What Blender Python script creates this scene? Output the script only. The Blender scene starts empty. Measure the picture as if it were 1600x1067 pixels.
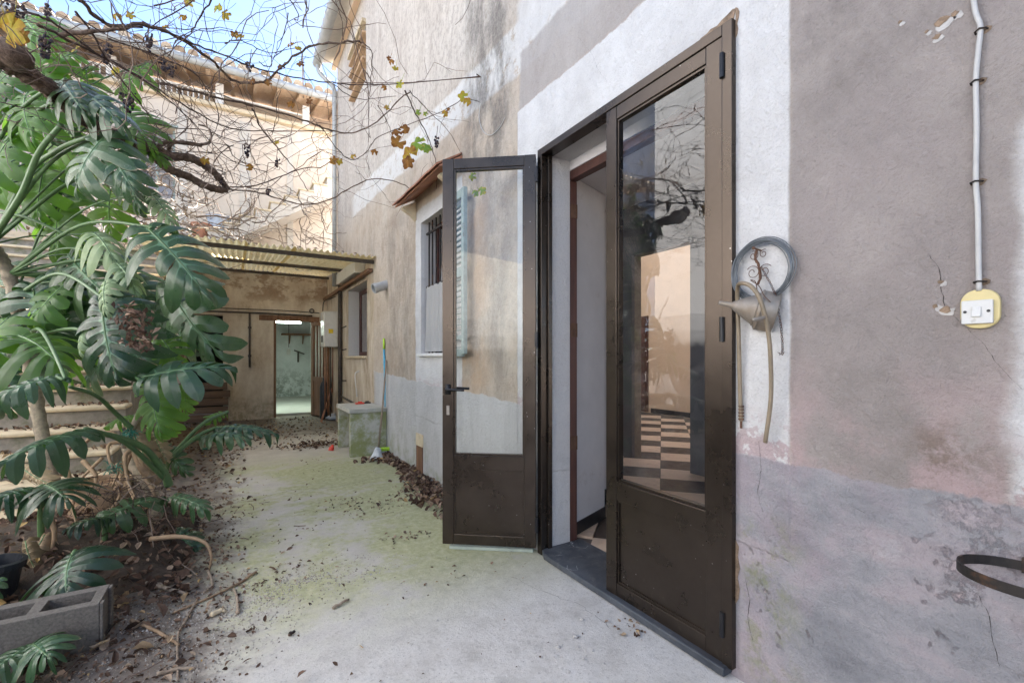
import bpy, bmesh, math, random
from math import sin, cos, pi, sqrt, radians
from mathutils import Vector, Matrix
from mathutils import noise as mnoise

S = bpy.context.scene
COL = S.collection
R = random.Random(7)

# ------------------------------------------------------------------ camera, sky, sun, exposure
YAW = radians(31.3)
CS, SN = cos(YAW), sin(YAW)
EYE = 1.22
cam_data = bpy.data.cameras.new('camera')
cam = bpy.data.objects.new('camera', cam_data)
COL.objects.link(cam)
cam.location = (0, 0, EYE)
cam.rotation_euler = (pi / 2, 0, -YAW)
cam_data.sensor_width = 36.0
cam_data.lens = 16.0
cam_data.shift_y = 0.0153
cam_data.clip_start = 0.02
cam_data.clip_end = 2000
S.camera = cam

SUN_EL = radians(42)
SUN_AZ = math.atan2(0.85, 0.52)          # compass style: x = sin, y = cos
SUN_DIR = Vector((sin(SUN_AZ) * cos(SUN_EL), cos(SUN_AZ) * cos(SUN_EL), sin(SUN_EL)))

world = bpy.data.worlds.new("World")
S.world = world
world.use_nodes = True
wn = world.node_tree
wn.nodes.clear()
w_out = wn.nodes.new('ShaderNodeOutputWorld')
w_bg = wn.nodes.new('ShaderNodeBackground')
w_sky = wn.nodes.new('ShaderNodeTexSky')
w_sky.sky_type = 'NISHITA'
w_sky.sun_disc = False
w_sky.sun_elevation = SUN_EL
w_sky.sun_rotation = SUN_AZ
w_sky.air_density = 0.6
w_sky.dust_density = 0.3
w_sky.ozone_density = 1.0
# thin wispy cloud over the blue
w_tc = wn.nodes.new('ShaderNodeTexCoord')
w_map = wn.nodes.new('ShaderNodeMapping')
w_map.inputs['Scale'].default_value = (1.0, 1.6, 3.2)
w_noi = wn.nodes.new('ShaderNodeTexNoise')
w_noi.inputs['Scale'].default_value = 2.6
w_noi.inputs['Detail'].default_value = 8
w_noi.inputs['Roughness'].default_value = 0.62
w_noi.inputs['Distortion'].default_value = 0.7
w_rmp = wn.nodes.new('ShaderNodeValToRGB')
w_rmp.color_ramp.elements[0].position = 0.40
w_rmp.color_ramp.elements[0].color = (0.0, 0.0, 0.0, 1)
w_rmp.color_ramp.elements[1].position = 0.64
w_rmp.color_ramp.elements[1].color = (0.75, 0.75, 0.75, 1)
w_mix = wn.nodes.new('ShaderNodeMix')
w_mix.data_type = 'RGBA'
w_mix.inputs[7].default_value = (1.30, 1.34, 1.40, 1)
wn.links.new(w_tc.outputs['Generated'], w_map.inputs['Vector'])
wn.links.new(w_map.outputs[0], w_noi.inputs['Vector'])
wn.links.new(w_noi.outputs['Fac'], w_rmp.inputs[0])
wn.links.new(w_rmp.outputs[0], w_mix.inputs[0])
wn.links.new(w_sky.outputs[0], w_mix.inputs[6])
wn.links.new(w_mix.outputs[2], w_bg.inputs['Color'])
w_bg.inputs['Strength'].default_value = 0.055
wn.links.new(w_bg.outputs[0], w_out.inputs[0])

sun_data = bpy.data.lights.new('sun', 'SUN')
sun_data.energy = 5.0
sun_data.angle = radians(0.6)
sun_data.color = (1.0, 0.975, 0.94)
sun = bpy.data.objects.new('sun', sun_data)
COL.objects.link(sun)
sun.rotation_euler = (-SUN_DIR).to_track_quat('-Z', 'Y').to_euler()

vs = S.view_settings
vs.view_transform = 'Standard'
vs.look = 'None'
vs.gamma = 1.0
vs.use_curve_mapping = False
vs.exposure = 3.62
S.cycles.max_bounces = 9
S.cycles.diffuse_bounces = 6
S.cycles.glossy_bounces = 4
S.cycles.transparent_max_bounces = 12
S.cycles.caustics_reflective = False
S.cycles.caustics_refractive = False
S.cycles.sample_clamp_indirect = 0.4
S.cycles.use_guiding = True

# ------------------------------------------------------------------ helpers
FPX = 1600 * 16.0 / 36.0

def ray(px):
    a = (px - 800) / FPX
    return a * CS + SN, -a * SN + CS

def at(px, py, Z):
    """the point seen at px, py (photo pixels) Z metres in front of the camera"""
    dx, dy = ray(px)
    return Vector((dx * Z, dy * Z, EYE - (py - 558) / FPX * Z))

def on_x(px, py, X0):
    dx, dy = ray(px)
    return at(px, py, X0 / dx)

def on_y(px, py, Y0):
    dx, dy = ray(px)
    return at(px, py, Y0 / dy)

def on_z(px, py, z0=0.0):
    return at(px, py, FPX * (EYE - z0) / (py - 558))

OFF = {}

class MB:
    """collects shapes in world space; build() links them as one mesh object"""
    def __init__(self, T=None):
        self.v, self.f, self.mi, self.T = [], [], [], T
        self.cm = 0
        self.tone = None
        self.tones = []
    def add(self, verts, faces):
        o = len(self.v)
        for p in verts:
            p = Vector(p)
            self.v.append(self.T(p) if self.T else p)
            self.tones.append(self.tone if self.tone is not None else 0.5)
        for f in faces:
            self.f.append([i + o for i in f])
            self.mi.append(self.cm)
        return self
    def box(self, x0, x1, y0, y1, z0, z1):
        vs_ = [(x, y, z) for z in (z0, z1) for y in (y0, y1) for x in (x0, x1)]
        return self.add(vs_, [(0, 2, 3, 1), (4, 5, 7, 6), (0, 1, 5, 4), (2, 6, 7, 3), (0, 4, 6, 2), (1, 3, 7, 5)])
    def bar(self, a, b, w, h, up=(0, 0, 1)):
        a, b = Vector(a), Vector(b)
        d = (b - a).normalized()
        u = Vector(up)
        s = d.cross(u)
        if s.length < 1e-4:
            s = d.cross(Vector((1, 0, 0)))
        s.normalize()
        u = s.cross(d)
        vs_ = []
        for p in (a, b):
            for i, j in ((-1, -1), (1, -1), (1, 1), (-1, 1)):
                vs_.append(p + s * (i * w / 2) + u * (j * h / 2))
        return self.add(vs_, [(0, 1, 2, 3), (7, 6, 5, 4), (0, 4, 5, 1), (1, 5, 6, 2), (2, 6, 7, 3), (3, 7, 4, 0)])
    def tube(self, pts, rad, n=6, cap=True, jit=0.0, rnd=None):
        pts = [Vector(p) for p in pts]
        m = len(pts)
        if not hasattr(rad, '__len__'):
            rad = [rad] * m
        o = len(self.v)
        vs_, fs = [], []
        prev = None
        for i, p in enumerate(pts):
            d = (pts[min(i + 1, m - 1)] - pts[max(i - 1, 0)])
            if d.length < 1e-9:
                d = Vector((0, 0, 1))
            d.normalize()
            if prev is None:
                s = d.cross(Vector((0, 0, 1)))
                if s.length < 1e-3:
                    s = d.cross(Vector((1, 0, 0)))
            else:
                s = prev - d * prev.dot(d)
                if s.length < 1e-4:
                    s = d.cross(Vector((0.3, 0.5, 0.8)))
            s.normalize()
            prev = s
            u = d.cross(s)
            for k in range(n):
                a = 2 * pi * k / n
                r = rad[i] * (1 + (rnd.uniform(-jit, jit) if rnd else 0))
                vs_.append(p + (s * cos(a) + u * sin(a)) * r)
        for i in range(m - 1):
            for k in range(n):
                k2 = (k + 1) % n
                fs.append((i * n + k, i * n + k2, (i + 1) * n + k2, (i + 1) * n + k))
        if cap:
            fs.append(tuple(range(n))[::-1])
            fs.append(tuple((m - 1) * n + k for k in range(n)))
        return self.add(vs_, fs)
    def lathe(self, prof, o, axis=(0, 0, 1), n=20, closed=False):
        """prof: list of (radius, height along the axis)"""
        o, ax = Vector(o), Vector(axis).normalized()
        s = ax.cross(Vector((0, 0, 1)))
        if s.length < 1e-3:
            s = Vector((1, 0, 0))
        s.normalize()
        u = ax.cross(s)
        vs_, fs = [], []
        for r, h in prof:
            for k in range(n):
                a = 2 * pi * k / n
                vs_.append(o + ax * h + (s * cos(a) + u * sin(a)) * r)
        m = len(prof)
        for i in range(m - 1 if not closed else m):
            i2 = (i + 1) % m
            for k in range(n):
                k2 = (k + 1) % n
                fs.append((i * n + k, i * n + k2, i2 * n + k2, i2 * n + k))
        return self.add(vs_, fs)
    def prism(self, poly, ext):
        ext = Vector(ext)
        n = len(poly)
        vs_ = [Vector(p) for p in poly] + [Vector(p) + ext for p in poly]
        fs = [tuple(range(n))[::-1], tuple(range(n, 2 * n))]
        fs += [(i, (i + 1) % n, n + (i + 1) % n, n + i) for i in range(n)]
        return self.add(vs_, fs)
    def panel(self, axis, p0, p1, u0, u1, z0, z1, holes=()):
        us = sorted(set([u0, u1] + [h[0] for h in holes] + [h[1] for h in holes]))
        zs = sorted(set([z0, z1] + [h[2] for h in holes] + [h[3] for h in holes]))
        us = [u for u in us if u0 <= u <= u1]
        zs = [z for z in zs if z0 <= z <= z1]
        def solid(i, j):
            if i < 0 or j < 0 or i >= len(us) - 1 or j >= len(zs) - 1:
                return False
            cu, cz = (us[i] + us[i + 1]) / 2, (zs[j] + zs[j + 1]) / 2
            return not any(h[0] < cu < h[1] and h[2] < cz < h[3] for h in holes)
        def P(p, u, z):
            return (p, u, z) if axis == 'x' else (u, p, z)
        for i in range(len(us) - 1):
            for j in range(len(zs) - 1):
                if not solid(i, j):
                    continue
                a, b, c, d = us[i], us[i + 1], zs[j], zs[j + 1]
                for p in (p0, p1):
                    self.add([P(p, a, c), P(p, b, c), P(p, b, d), P(p, a, d)], [(0, 1, 2, 3)])
                if not solid(i - 1, j):
                    self.add([P(p0, a, c), P(p1, a, c), P(p1, a, d), P(p0, a, d)], [(0, 1, 2, 3)])
                if not solid(i + 1, j):
                    self.add([P(p0, b, c), P(p1, b, c), P(p1, b, d), P(p0, b, d)], [(0, 1, 2, 3)])
                if not solid(i, j - 1):
                    self.add([P(p0, a, c), P(p1, a, c), P(p1, b, c), P(p0, b, c)], [(0, 1, 2, 3)])
                if not solid(i, j + 1):
                    self.add([P(p0, a, d), P(p1, a, d), P(p1, b, d), P(p0, b, d)], [(0, 1, 2, 3)])
        return self
    def build(self, name, mat, parent=None, smooth=False, bevel=0.0, weld=False, fix=True, segs=2):
        off = OFF.get(parent.name, Vector((0, 0, 0))) if parent else Vector((0, 0, 0))
        me = bpy.data.meshes.new(name)
        me.from_pydata([p - off for p in self.v], [], self.f)
        mats = mat if isinstance(mat, (list, tuple)) else [mat]
        for m_ in mats:
            me.materials.append(m_)
        if len(mats) > 1:
            me.polygons.foreach_set('material_index', self.mi)
        if self.tone is not None:
            at_ = me.attributes.new('tone', 'FLOAT', 'POINT')
            at_.data.foreach_set('value', self.tones)
        if weld or fix:
            bm = bmesh.new()
            bm.from_mesh(me)
            if weld:
                bmesh.ops.remove_doubles(bm, verts=bm.verts, dist=1e-5)
            if fix:
                bmesh.ops.recalc_face_normals(bm, faces=bm.faces)
            bm.to_mesh(me)
            bm.free()
        if smooth:
            me.polygons.foreach_set('use_smooth', [True] * len(me.polygons))
        me.update()
        o = bpy.data.objects.new(name, me)
        COL.objects.link(o)
        if parent:
            o.parent = parent
            OFF[o.name] = off
        if bevel:
            b = o.modifiers.new('bevel', 'BEVEL')
            b.width = bevel
            b.segments = segs
            b.limit_method = 'ANGLE'
            b.angle_limit = radians(40)
        return o

def tag(o, label=None, cat=None, group=None, kind=None):
    if label: o['label'] = label
    if cat: o['category'] = cat
    if group: o['group'] = group
    if kind: o['kind'] = kind
    return o

def thing(name, loc, label, cat, group=None):
    o = bpy.data.objects.new(name, None)
    o.empty_display_size = 0.1
    COL.objects.link(o)
    o.location = loc
    OFF[o.name] = Vector(loc)
    return tag(o, label, cat, group)

def structure(o):
    o['kind'] = 'structure'
    return o

def spline(ctrl, n=8):
    """Catmull-Rom through the control points"""
    c = [Vector(p) for p in ctrl]
    if len(c) < 3:
        return [c[0].lerp(c[-1], i / n) for i in range(n + 1)]
    c = [c[0] * 2 - c[1]] + c + [c[-1] * 2 - c[-2]]
    out = []
    for i in range(1, len(c) - 2):
        p0, p1, p2, p3 = c[i - 1], c[i], c[i + 1], c[i + 2]
        for k in range(n):
            t = k / n
            out.append(0.5 * ((2 * p1) + (p2 - p0) * t + (2 * p0 - 5 * p1 + 4 * p2 - p3) * t * t
                              + (3 * p1 - p0 - 3 * p2 + p3) * t * t * t))
    out.append(c[-2])
    return out

def taper(n, a, b):
    return [a + (b - a) * i / max(1, n - 1) for i in range(n)]

# ------------------------------------------------------------------ materials
class Mat:
    def __init__(self, name):
        self.m = bpy.data.materials.new(name)
        self.m.use_nodes = True
        self.nt = self.m.node_tree
        self.nt.nodes.clear()
        self.out = self.nt.nodes.new('ShaderNodeOutputMaterial')
        self._pos = None
    def n(self, t, ins=None, **props):
        nd = self.nt.nodes.new('ShaderNode' + t)
        for k, v in props.items():
            setattr(nd, k, v)
        for k, v in (ins or {}).items():
            self.set(nd.inputs[k], v)
        return nd
    def set(self, sock, v):
        if isinstance(v, bpy.types.NodeSocket):
            self.nt.links.new(v, sock)
        elif hasattr(v, '__len__') and len(v) == 3 and sock.type == 'RGBA':
            sock.default_value = (*v, 1)
        else:
            sock.default_value = v
    @property
    def pos(self):
        if self._pos is None:
            self._pos = self.n('TexCoord').outputs['Object']
        return self._pos
    def math(self, op, a, b=None, c=None, clamp=False):
        nd = self.n('Math', operation=op, use_clamp=clamp)
        self.set(nd.inputs[0], a)
        if b is not None: self.set(nd.inputs[1], b)
        if c is not None: self.set(nd.inputs[2], c)
        return nd.outputs[0]
    def mapping(self, scale=(1, 1, 1), loc=(0, 0, 0), rot=(0, 0, 0), vec=None):
        nd = self.n('Mapping', {'Vector': vec or self.pos, 'Scale': scale, 'Location': loc, 'Rotation': rot})
        return nd.outputs[0]
    def noise(self, scale, detail=4, rough=0.6, vec=None, dist=0.0):
        nd = self.n('TexNoise', {'Vector': vec or self.pos, 'Scale': scale, 'Detail': detail, 'Roughness': rough, 'Distortion': dist})
        return nd.outputs['Fac']
    def voronoi(self, scale, vec=None, feature='F1', out='Distance', rnd=1.0):
        nd = self.n('TexVoronoi', {'Vector': vec or self.pos, 'Scale': scale, 'Randomness': rnd}, feature=feature)
        return nd.outputs[out]
    def step(self, x, a, b, lo=0.0, hi=1.0):
        nd = self.n('MapRange', {'Value': x, 'From Min': a, 'From Max': b, 'To Min': lo, 'To Max': hi}, interpolation_type='SMOOTHSTEP')
        return nd.outputs[0]
    def mix(self, f, a, b, blend='MIX'):
        nd = self.n('Mix', data_type='RGBA', blend_type=blend)
        self.set(nd.inputs[0], f); self.set(nd.inputs[6], a); self.set(nd.inputs[7], b)
        return nd.outputs[2]
    def ramp(self, f, stops):
        nd = self.n('ValToRGB', {0: f})
        el = nd.color_ramp.elements
        while len(el) < len(stops):
            el.new(0.5)
        for e, (p, c) in zip(el, stops):
            e.position = p
            e.color = (*c, 1) if len(c) == 3 else c
        return nd.outputs[0]
    def xyz(self, vec=None):
        nd = self.n('SeparateXYZ', {0: vec or self.pos})
        return nd.outputs[0], nd.outputs[1], nd.outputs[2]
    def rect(self, y, z, y0, y1, z0, z1, s=0.02):
        a = self.math('MULTIPLY', self.step(y, y0 - s, y0 + s), self.step(y, y1 - s, y1 + s, 1.0, 0.0))
        b = self.math('MULTIPLY', self.step(z, z0 - s, z0 + s), self.step(z, z1 - s, z1 + s, 1.0, 0.0))
        return self.math('MULTIPLY', a, b)
    def attr(self, name, out='Fac'):
        return self.n('Attribute', attribute_name=name).outputs[out]
    def bump(self, h, strength=0.5, dist=0.01, normal=None):
        ins = {'Height': h, 'Strength': strength, 'Distance': dist}
        if normal is not None: ins['Normal'] = normal
        return self.n('Bump', ins).outputs[0]
    def bsdf(self, **ins):
        nd = self.n('BsdfPrincipled')
        for k, v in ins.items():
            self.set(nd.inputs[k.replace('_', ' ')], v)
        return nd.outputs[0]
    def done(self, shader):
        self.nt.links.new(shader, self.out.inputs[0])
        return self.m

MATS = {}
def simple(name, col, rough=0.6, metal=0.0, var=0.25, scale=18.0, bump=0.15, bdist=0.004, dirt=None, dscale=4.0, detail=5, dirt_cut=(0.5, 0.7)):
    if name in MATS:
        return MATS[name]
    m = Mat(name)
    nz = m.noise(scale, detail, 0.65)
    lo = tuple(c * (1 - var) for c in col)
    hi = tuple(min(1, c * (1 + var)) for c in col)
    c = m.ramp(nz, [(0.3, lo), (0.7, hi)])
    if dirt:
        c = m.mix(m.step(m.noise(dscale, 6, 0.7), *dirt_cut), c, dirt)
    rg = m.step(m.noise(scale * 0.6, 3), 0.2, 0.8, max(0.05, rough - 0.1), min(1, rough + 0.12))
    ins = dict(Base_Color=c, Roughness=rg, Metallic=metal)
    if bump:
        ins['Normal'] = m.bump(nz, bump, bdist)
    MATS[name] = m.done(m.bsdf(**ins))
    return MATS[name]

# ------------------------------------------------------------------ surface materials
def house_plaster():
    m = Mat('house_plaster')
    x, y0, z0 = m.xyz()
    w1 = m.noise(1.7, 3, 0.55)
    w2 = m.noise(9.0, 4, 0.7)
    wob = m.math('ADD', m.math('MULTIPLY', m.math('SUBTRACT', w1, 0.5), 0.10),
                 m.math('MULTIPLY', m.math('SUBTRACT', w2, 0.5), 0.05))
    y = m.math('ADD', y0, wob)
    z = m.math('ADD', z0, wob)
    streak = m.noise(1.0, 7, 0.74, vec=m.mapping((1, 3.6, 1.1)), dist=0.5)
    grain = m.noise(24, 4, 0.8, vec=m.mapping((1, 1.0, 0.8)))
    blot = m.noise(2.3, 7, 0.68)
    fine = m.noise(42, 8, 0.8)
    speck = m.noise(150, 4, 0.7)
    # bare ochre-grey render
    base = m.ramp(blot, [(0.30, (0.42, 0.33, 0.25)), (0.5, (0.56, 0.47, 0.375)), (0.70, (0.64, 0.57, 0.48))])
    base = m.mix(m.math('MULTIPLY', m.step(streak, 0.50, 0.70), 0.45), base, (0.33, 0.285, 0.24))
    base = m.mix(m.math('MULTIPLY', m.step(fine, 0.52, 0.72), 0.30), base, (0.24, 0.21, 0.18))
    # upper storeys: paler and greyer
    up = m.step(z, 3.1, 3.9)
    pale = m.ramp(streak, [(0.32, (0.44, 0.39, 0.345)), (0.52, (0.58, 0.53, 0.475)), (0.72, (0.68, 0.645, 0.59))])
    pale = m.mix(m.math('MULTIPLY', m.step(grain, 0.46, 0.62), 0.60), pale, (0.335, 0.295, 0.26))
    base = m.mix(m.math('MULTIPLY', m.step(grain, 0.48, 0.68), 0.35), base, (0.30, 0.255, 0.215))
    c = m.mix(up, base, pale)
    # white limewash remains: a slanting band left by an old roof line
    band = m.math('SUBTRACT', z, m.math('ADD', 3.38, m.math('MULTIPLY', m.math('SUBTRACT', y, 3.5), 0.075)))
    bm = m.math('MULTIPLY', m.step(m.math('ABSOLUTE', band), 0.15, 0.19, 1, 0), m.step(y, 7.6, 8.0, 1, 0))
    bm = m.math('MULTIPLY', bm, m.step(m.noise(13, 5, 0.75), 0.36, 0.48))
    c = m.mix(m.math('MULTIPLY', bm, 0.85), c, (0.70, 0.69, 0.67))
    # dark lichen stain running down between window and door
    st = m.math('MULTIPLY', m.rect(y, z, 2.72, 3.42, 1.1, 4.9, 0.16), m.step(m.noise(5.0, 7, 0.75, vec=m.mapping((1, 1, 0.5))), 0.36, 0.60))
    st = m.math('MULTIPLY', st, m.step(z, 2.3, 3.0, 0.55, 1.0))
    c = m.mix(m.math('MULTIPLY', st, 0.80), c, m.ramp(fine, [(0.4, (0.10, 0.092, 0.085)), (0.65, (0.30, 0.275, 0.245))]))
    br = m.math('MULTIPLY', m.rect(y, z, 4.70, 5.75, 0.9, 2.9, 0.22), m.step(m.noise(4.0, 7, 0.75, vec=m.mapping((1, 1, 0.5))), 0.38, 0.62))
    c = m.mix(m.math('MULTIPLY', br, 0.62), c, m.ramp(grain, [(0.35, (0.19, 0.155, 0.125)), (0.65, (0.40, 0.34, 0.28))]))
    # ochre blush under the shutter
    och = m.math('MULTIPLY', m.rect(y, z, 3.05, 3.75, 0.9, 2.5, 0.18), m.step(m.noise(3, 4), 0.35, 0.65))
    c = m.mix(m.math('MULTIPLY', och, 0.55), c, (0.56, 0.36, 0.21))
    # greyish brown band above the white surround, whiter again over that
    c = m.mix(m.math('MULTIPLY', m.rect(y, z, -9, 2.60, 2.88, 3.28, 0.02), 0.9), c, m.ramp(streak, [(0.35, (0.36, 0.325, 0.305)), (0.7, (0.48, 0.445, 0.42))]))
    c = m.mix(m.math('MULTIPLY', m.rect(y, z, -9, 2.62, 3.30, 3.62, 0.03), 0.9), c, m.ramp(streak, [(0.35, (0.55, 0.53, 0.51)), (0.7, (0.70, 0.69, 0.68))]))
    # pink-grey old limewash on the near stretch
    pink = m.ramp(blot, [(0.3, (0.265, 0.235, 0.215)), (0.5, (0.335, 0.295, 0.275)), (0.7, (0.385, 0.335, 0.315))])
    pink = m.mix(m.math('MULTIPLY', m.step(fine, 0.5, 0.75), 0.40), pink, (0.46, 0.43, 0.42))
    pink = m.mix(m.math('MULTIPLY', m.step(m.noise(1.35, 6, 0.7, vec=m.mapping((1, 1, 1), loc=(2, 7, 4))), 0.44, 0.62), 0.55), pink, (0.455, 0.405, 0.37))
    pink = m.mix(m.math('MULTIPLY', m.step(m.noise(5.5, 7, 0.75, vec=m.mapping((1, 1, 1), loc=(5, 1, 9))), 0.54, 0.68), 0.35), pink, (0.23, 0.205, 0.19))
    ysl = m.math('ADD', y0, m.math('MULTIPLY', wob, 0.22))
    nearm = m.rect(ysl, z, -9, 0.845, 0.6, 6.9, 0.014)
    pink = m.mix(m.math('MULTIPLY', m.math('MULTIPLY', m.step(z, 0.8, 1.35, 1, 0), m.step(m.noise(4.2, 5), 0.42, 0.6)), 0.75), pink, (0.50, 0.365, 0.36))
    pink = m.mix(m.math('MULTIPLY', m.math('MULTIPLY', m.rect(y, z, 0.34, 0.52, 0.75, 1.02, 0.07), m.step(m.noise(12, 6, 0.75), 0.42, 0.62)), 0.8), pink, (0.20, 0.155, 0.12))
    c = m.mix(nearm, c, pink)
    # white surround round the door, and a second one starting at the right
    white = m.ramp(m.noise(4, 6, 0.65), [(0.3, (0.60, 0.585, 0.57)), (0.6, (0.735, 0.725, 0.71)), (0.8, (0.78, 0.775, 0.77))])
    white = m.mix(m.math('MULTIPLY', m.step(m.noise(16, 6, 0.75), 0.60, 0.72), 0.35), white, (0.52, 0.46, 0.43))
    wm = m.rect(ysl, z, 0.845, 2.62, 0.5, 2.88, 0.006)
    w2m = m.rect(y, z, -2, 0.305, 0.55, 1.80, 0.022)
    w3 = m.rect(y, z, 3.5, 4.66, 0.6, 2.75, 0.015)
    wm = m.math('MAXIMUM', m.math('MAXIMUM', wm, w2m), w3)
    flake = m.math('MULTIPLY', m.step(z, 0.88, 1.06, 1, 0), m.step(m.noise(8, 6, 0.7), 0.47, 0.53))
    white = m.mix(flake, white, (0.50, 0.40, 0.40))
    c = m.mix(wm, c, white)
    # painted grey dado, worn through to pink and green
    dado_top = m.math('ADD', 0.845, m.math('MULTIPLY', m.math('MAXIMUM', m.math('SUBTRACT', y, 1.0), 0.0), 0.035))
    dm = m.step(m.math('SUBTRACT', dado_top, z), -0.006, 0.006)
    dm = m.math('MULTIPLY', dm, m.step(y, 6.2, 6.6, 1, 0))
    dn = m.noise(3.1, 6, 0.62, vec=m.mapping((1, 0.8, 1.7), rot=(radians(-28), 0, 0)))
    near = m.step(y, 1.2, 3.0, 1, 0)
    dado_n = m.ramp(dn, [(0.30, (0.195, 0.195, 0.21)), (0.42, (0.29, 0.29, 0.305)), (0.52, (0.355, 0.345, 0.36)), (0.62, (0.425, 0.375, 0.39)), (0.74, (0.48, 0.465, 0.48))])
    dado_n = m.mix(m.math('MULTIPLY', m.step(grain, 0.45, 0.68), 0.30), dado_n, (0.22, 0.215, 0.23))
    dado_n = m.mix(m.math('MULTIPLY', m.step(m.noise(1.9, 5, 0.7, vec=m.mapping((1, 1, 1), loc=(3, 5, 1))), 0.46, 0.64), 0.45), dado_n, (0.43, 0.34, 0.37))
    dado_f = m.ramp(streak, [(0.3, (0.46, 0.455, 0.44)), (0.55, (0.58, 0.57, 0.56)), (0.75, (0.64, 0.635, 0.625))])
    dado = m.mix(near, dado_f, dado_n)
    peel = m.math('MULTIPLY', m.step(m.math('ADD', m.math('MULTIPLY', m.noise(15, 8, 0.8), 0.62), m.math('MULTIPLY', m.noise(2.6, 3), 0.62)), 0.685, 0.74), near)
    peel = m.math('MULTIPLY', peel, m.step(z, 0.45, 0.82, 1.0, 0.35))
    dado = m.mix(m.math('MULTIPLY', peel, 0.8), dado, (0.52, 0.42, 0.43))
    moss = m.math('MULTIPLY', m.step(z, 0.02, 0.55, 1, 0), m.step(m.noise(5, 6, 0.7), 0.45, 0.68))
    moss2 = m.math('MULTIPLY', m.rect(y, z, 0.83, 1.02, 0.05, 0.62, 0.08), m.step(m.noise(9, 5, 0.7), 0.45, 0.65))
    mm = m.math('MAXIMUM', m.math('MULTIPLY', moss, m.step(y, 2.4, 3.2)), moss2)
    dado = m.mix(m.math('MULTIPLY', mm, 0.62), dado, (0.245, 0.265, 0.115))
    c = m.mix(dm, c, dado)
    # dirty beige stretch under the lean-to
    lean = m.rect(y, m.math('SUBTRACT', z, m.math('MULTIPLY', m.math('SUBTRACT', y, 6.3), 0.09)), 6.36, 12, -3, 2.55, 0.04)
    beige = m.ramp(m.noise(2.0, 7, 0.7, vec=m.mapping((1, 2.5, 0.8))), [(0.32, (0.34, 0.26, 0.18)), (0.46, (0.56, 0.46, 0.34)), (0.65, (0.72, 0.65, 0.54))])
    c = m.mix(lean, c, beige)
    # relief
    h = m.math('ADD', m.math('MULTIPLY', fine, 0.55), m.math('MULTIPLY', speck, 0.12))
    h = m.math('ADD', h, m.math('MULTIPLY', m.noise(24, 5, 0.68, dist=0.8), 0.75))
    h = m.math('ADD', h, m.math('MULTIPLY', m.noise(7, 4), 0.9))
    h = m.math('SUBTRACT', h, m.math('MULTIPLY', m.math('MULTIPLY', peel, dm), m.math('MULTIPLY', 0.8, m.noise(45, 4, 0.8))))
    h = m.math('ADD', h, m.math('MULTIPLY', grain, 0.45))
    c = m.mix(m.step(x, 1.672, 1.676), c, (0.60, 0.585, 0.575))
    h = m.math('ADD', h, m.math('MULTIPLY', wm, 0.35))
    h = m.math('ADD', h, m.math('MULTIPLY', dm, 0.10))
    c = m.mix(m.math('MULTIPLY', m.step(speck, 0.50, 0.70), 0.20), c, (0.12, 0.10, 0.09))
    nrm = m.bump(h, 1.0, 0.017)
    return m.done(m.bsdf(Base_Color=c, Roughness=0.92, Normal=nrm, Specular_IOR_Level=0.25))

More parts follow.
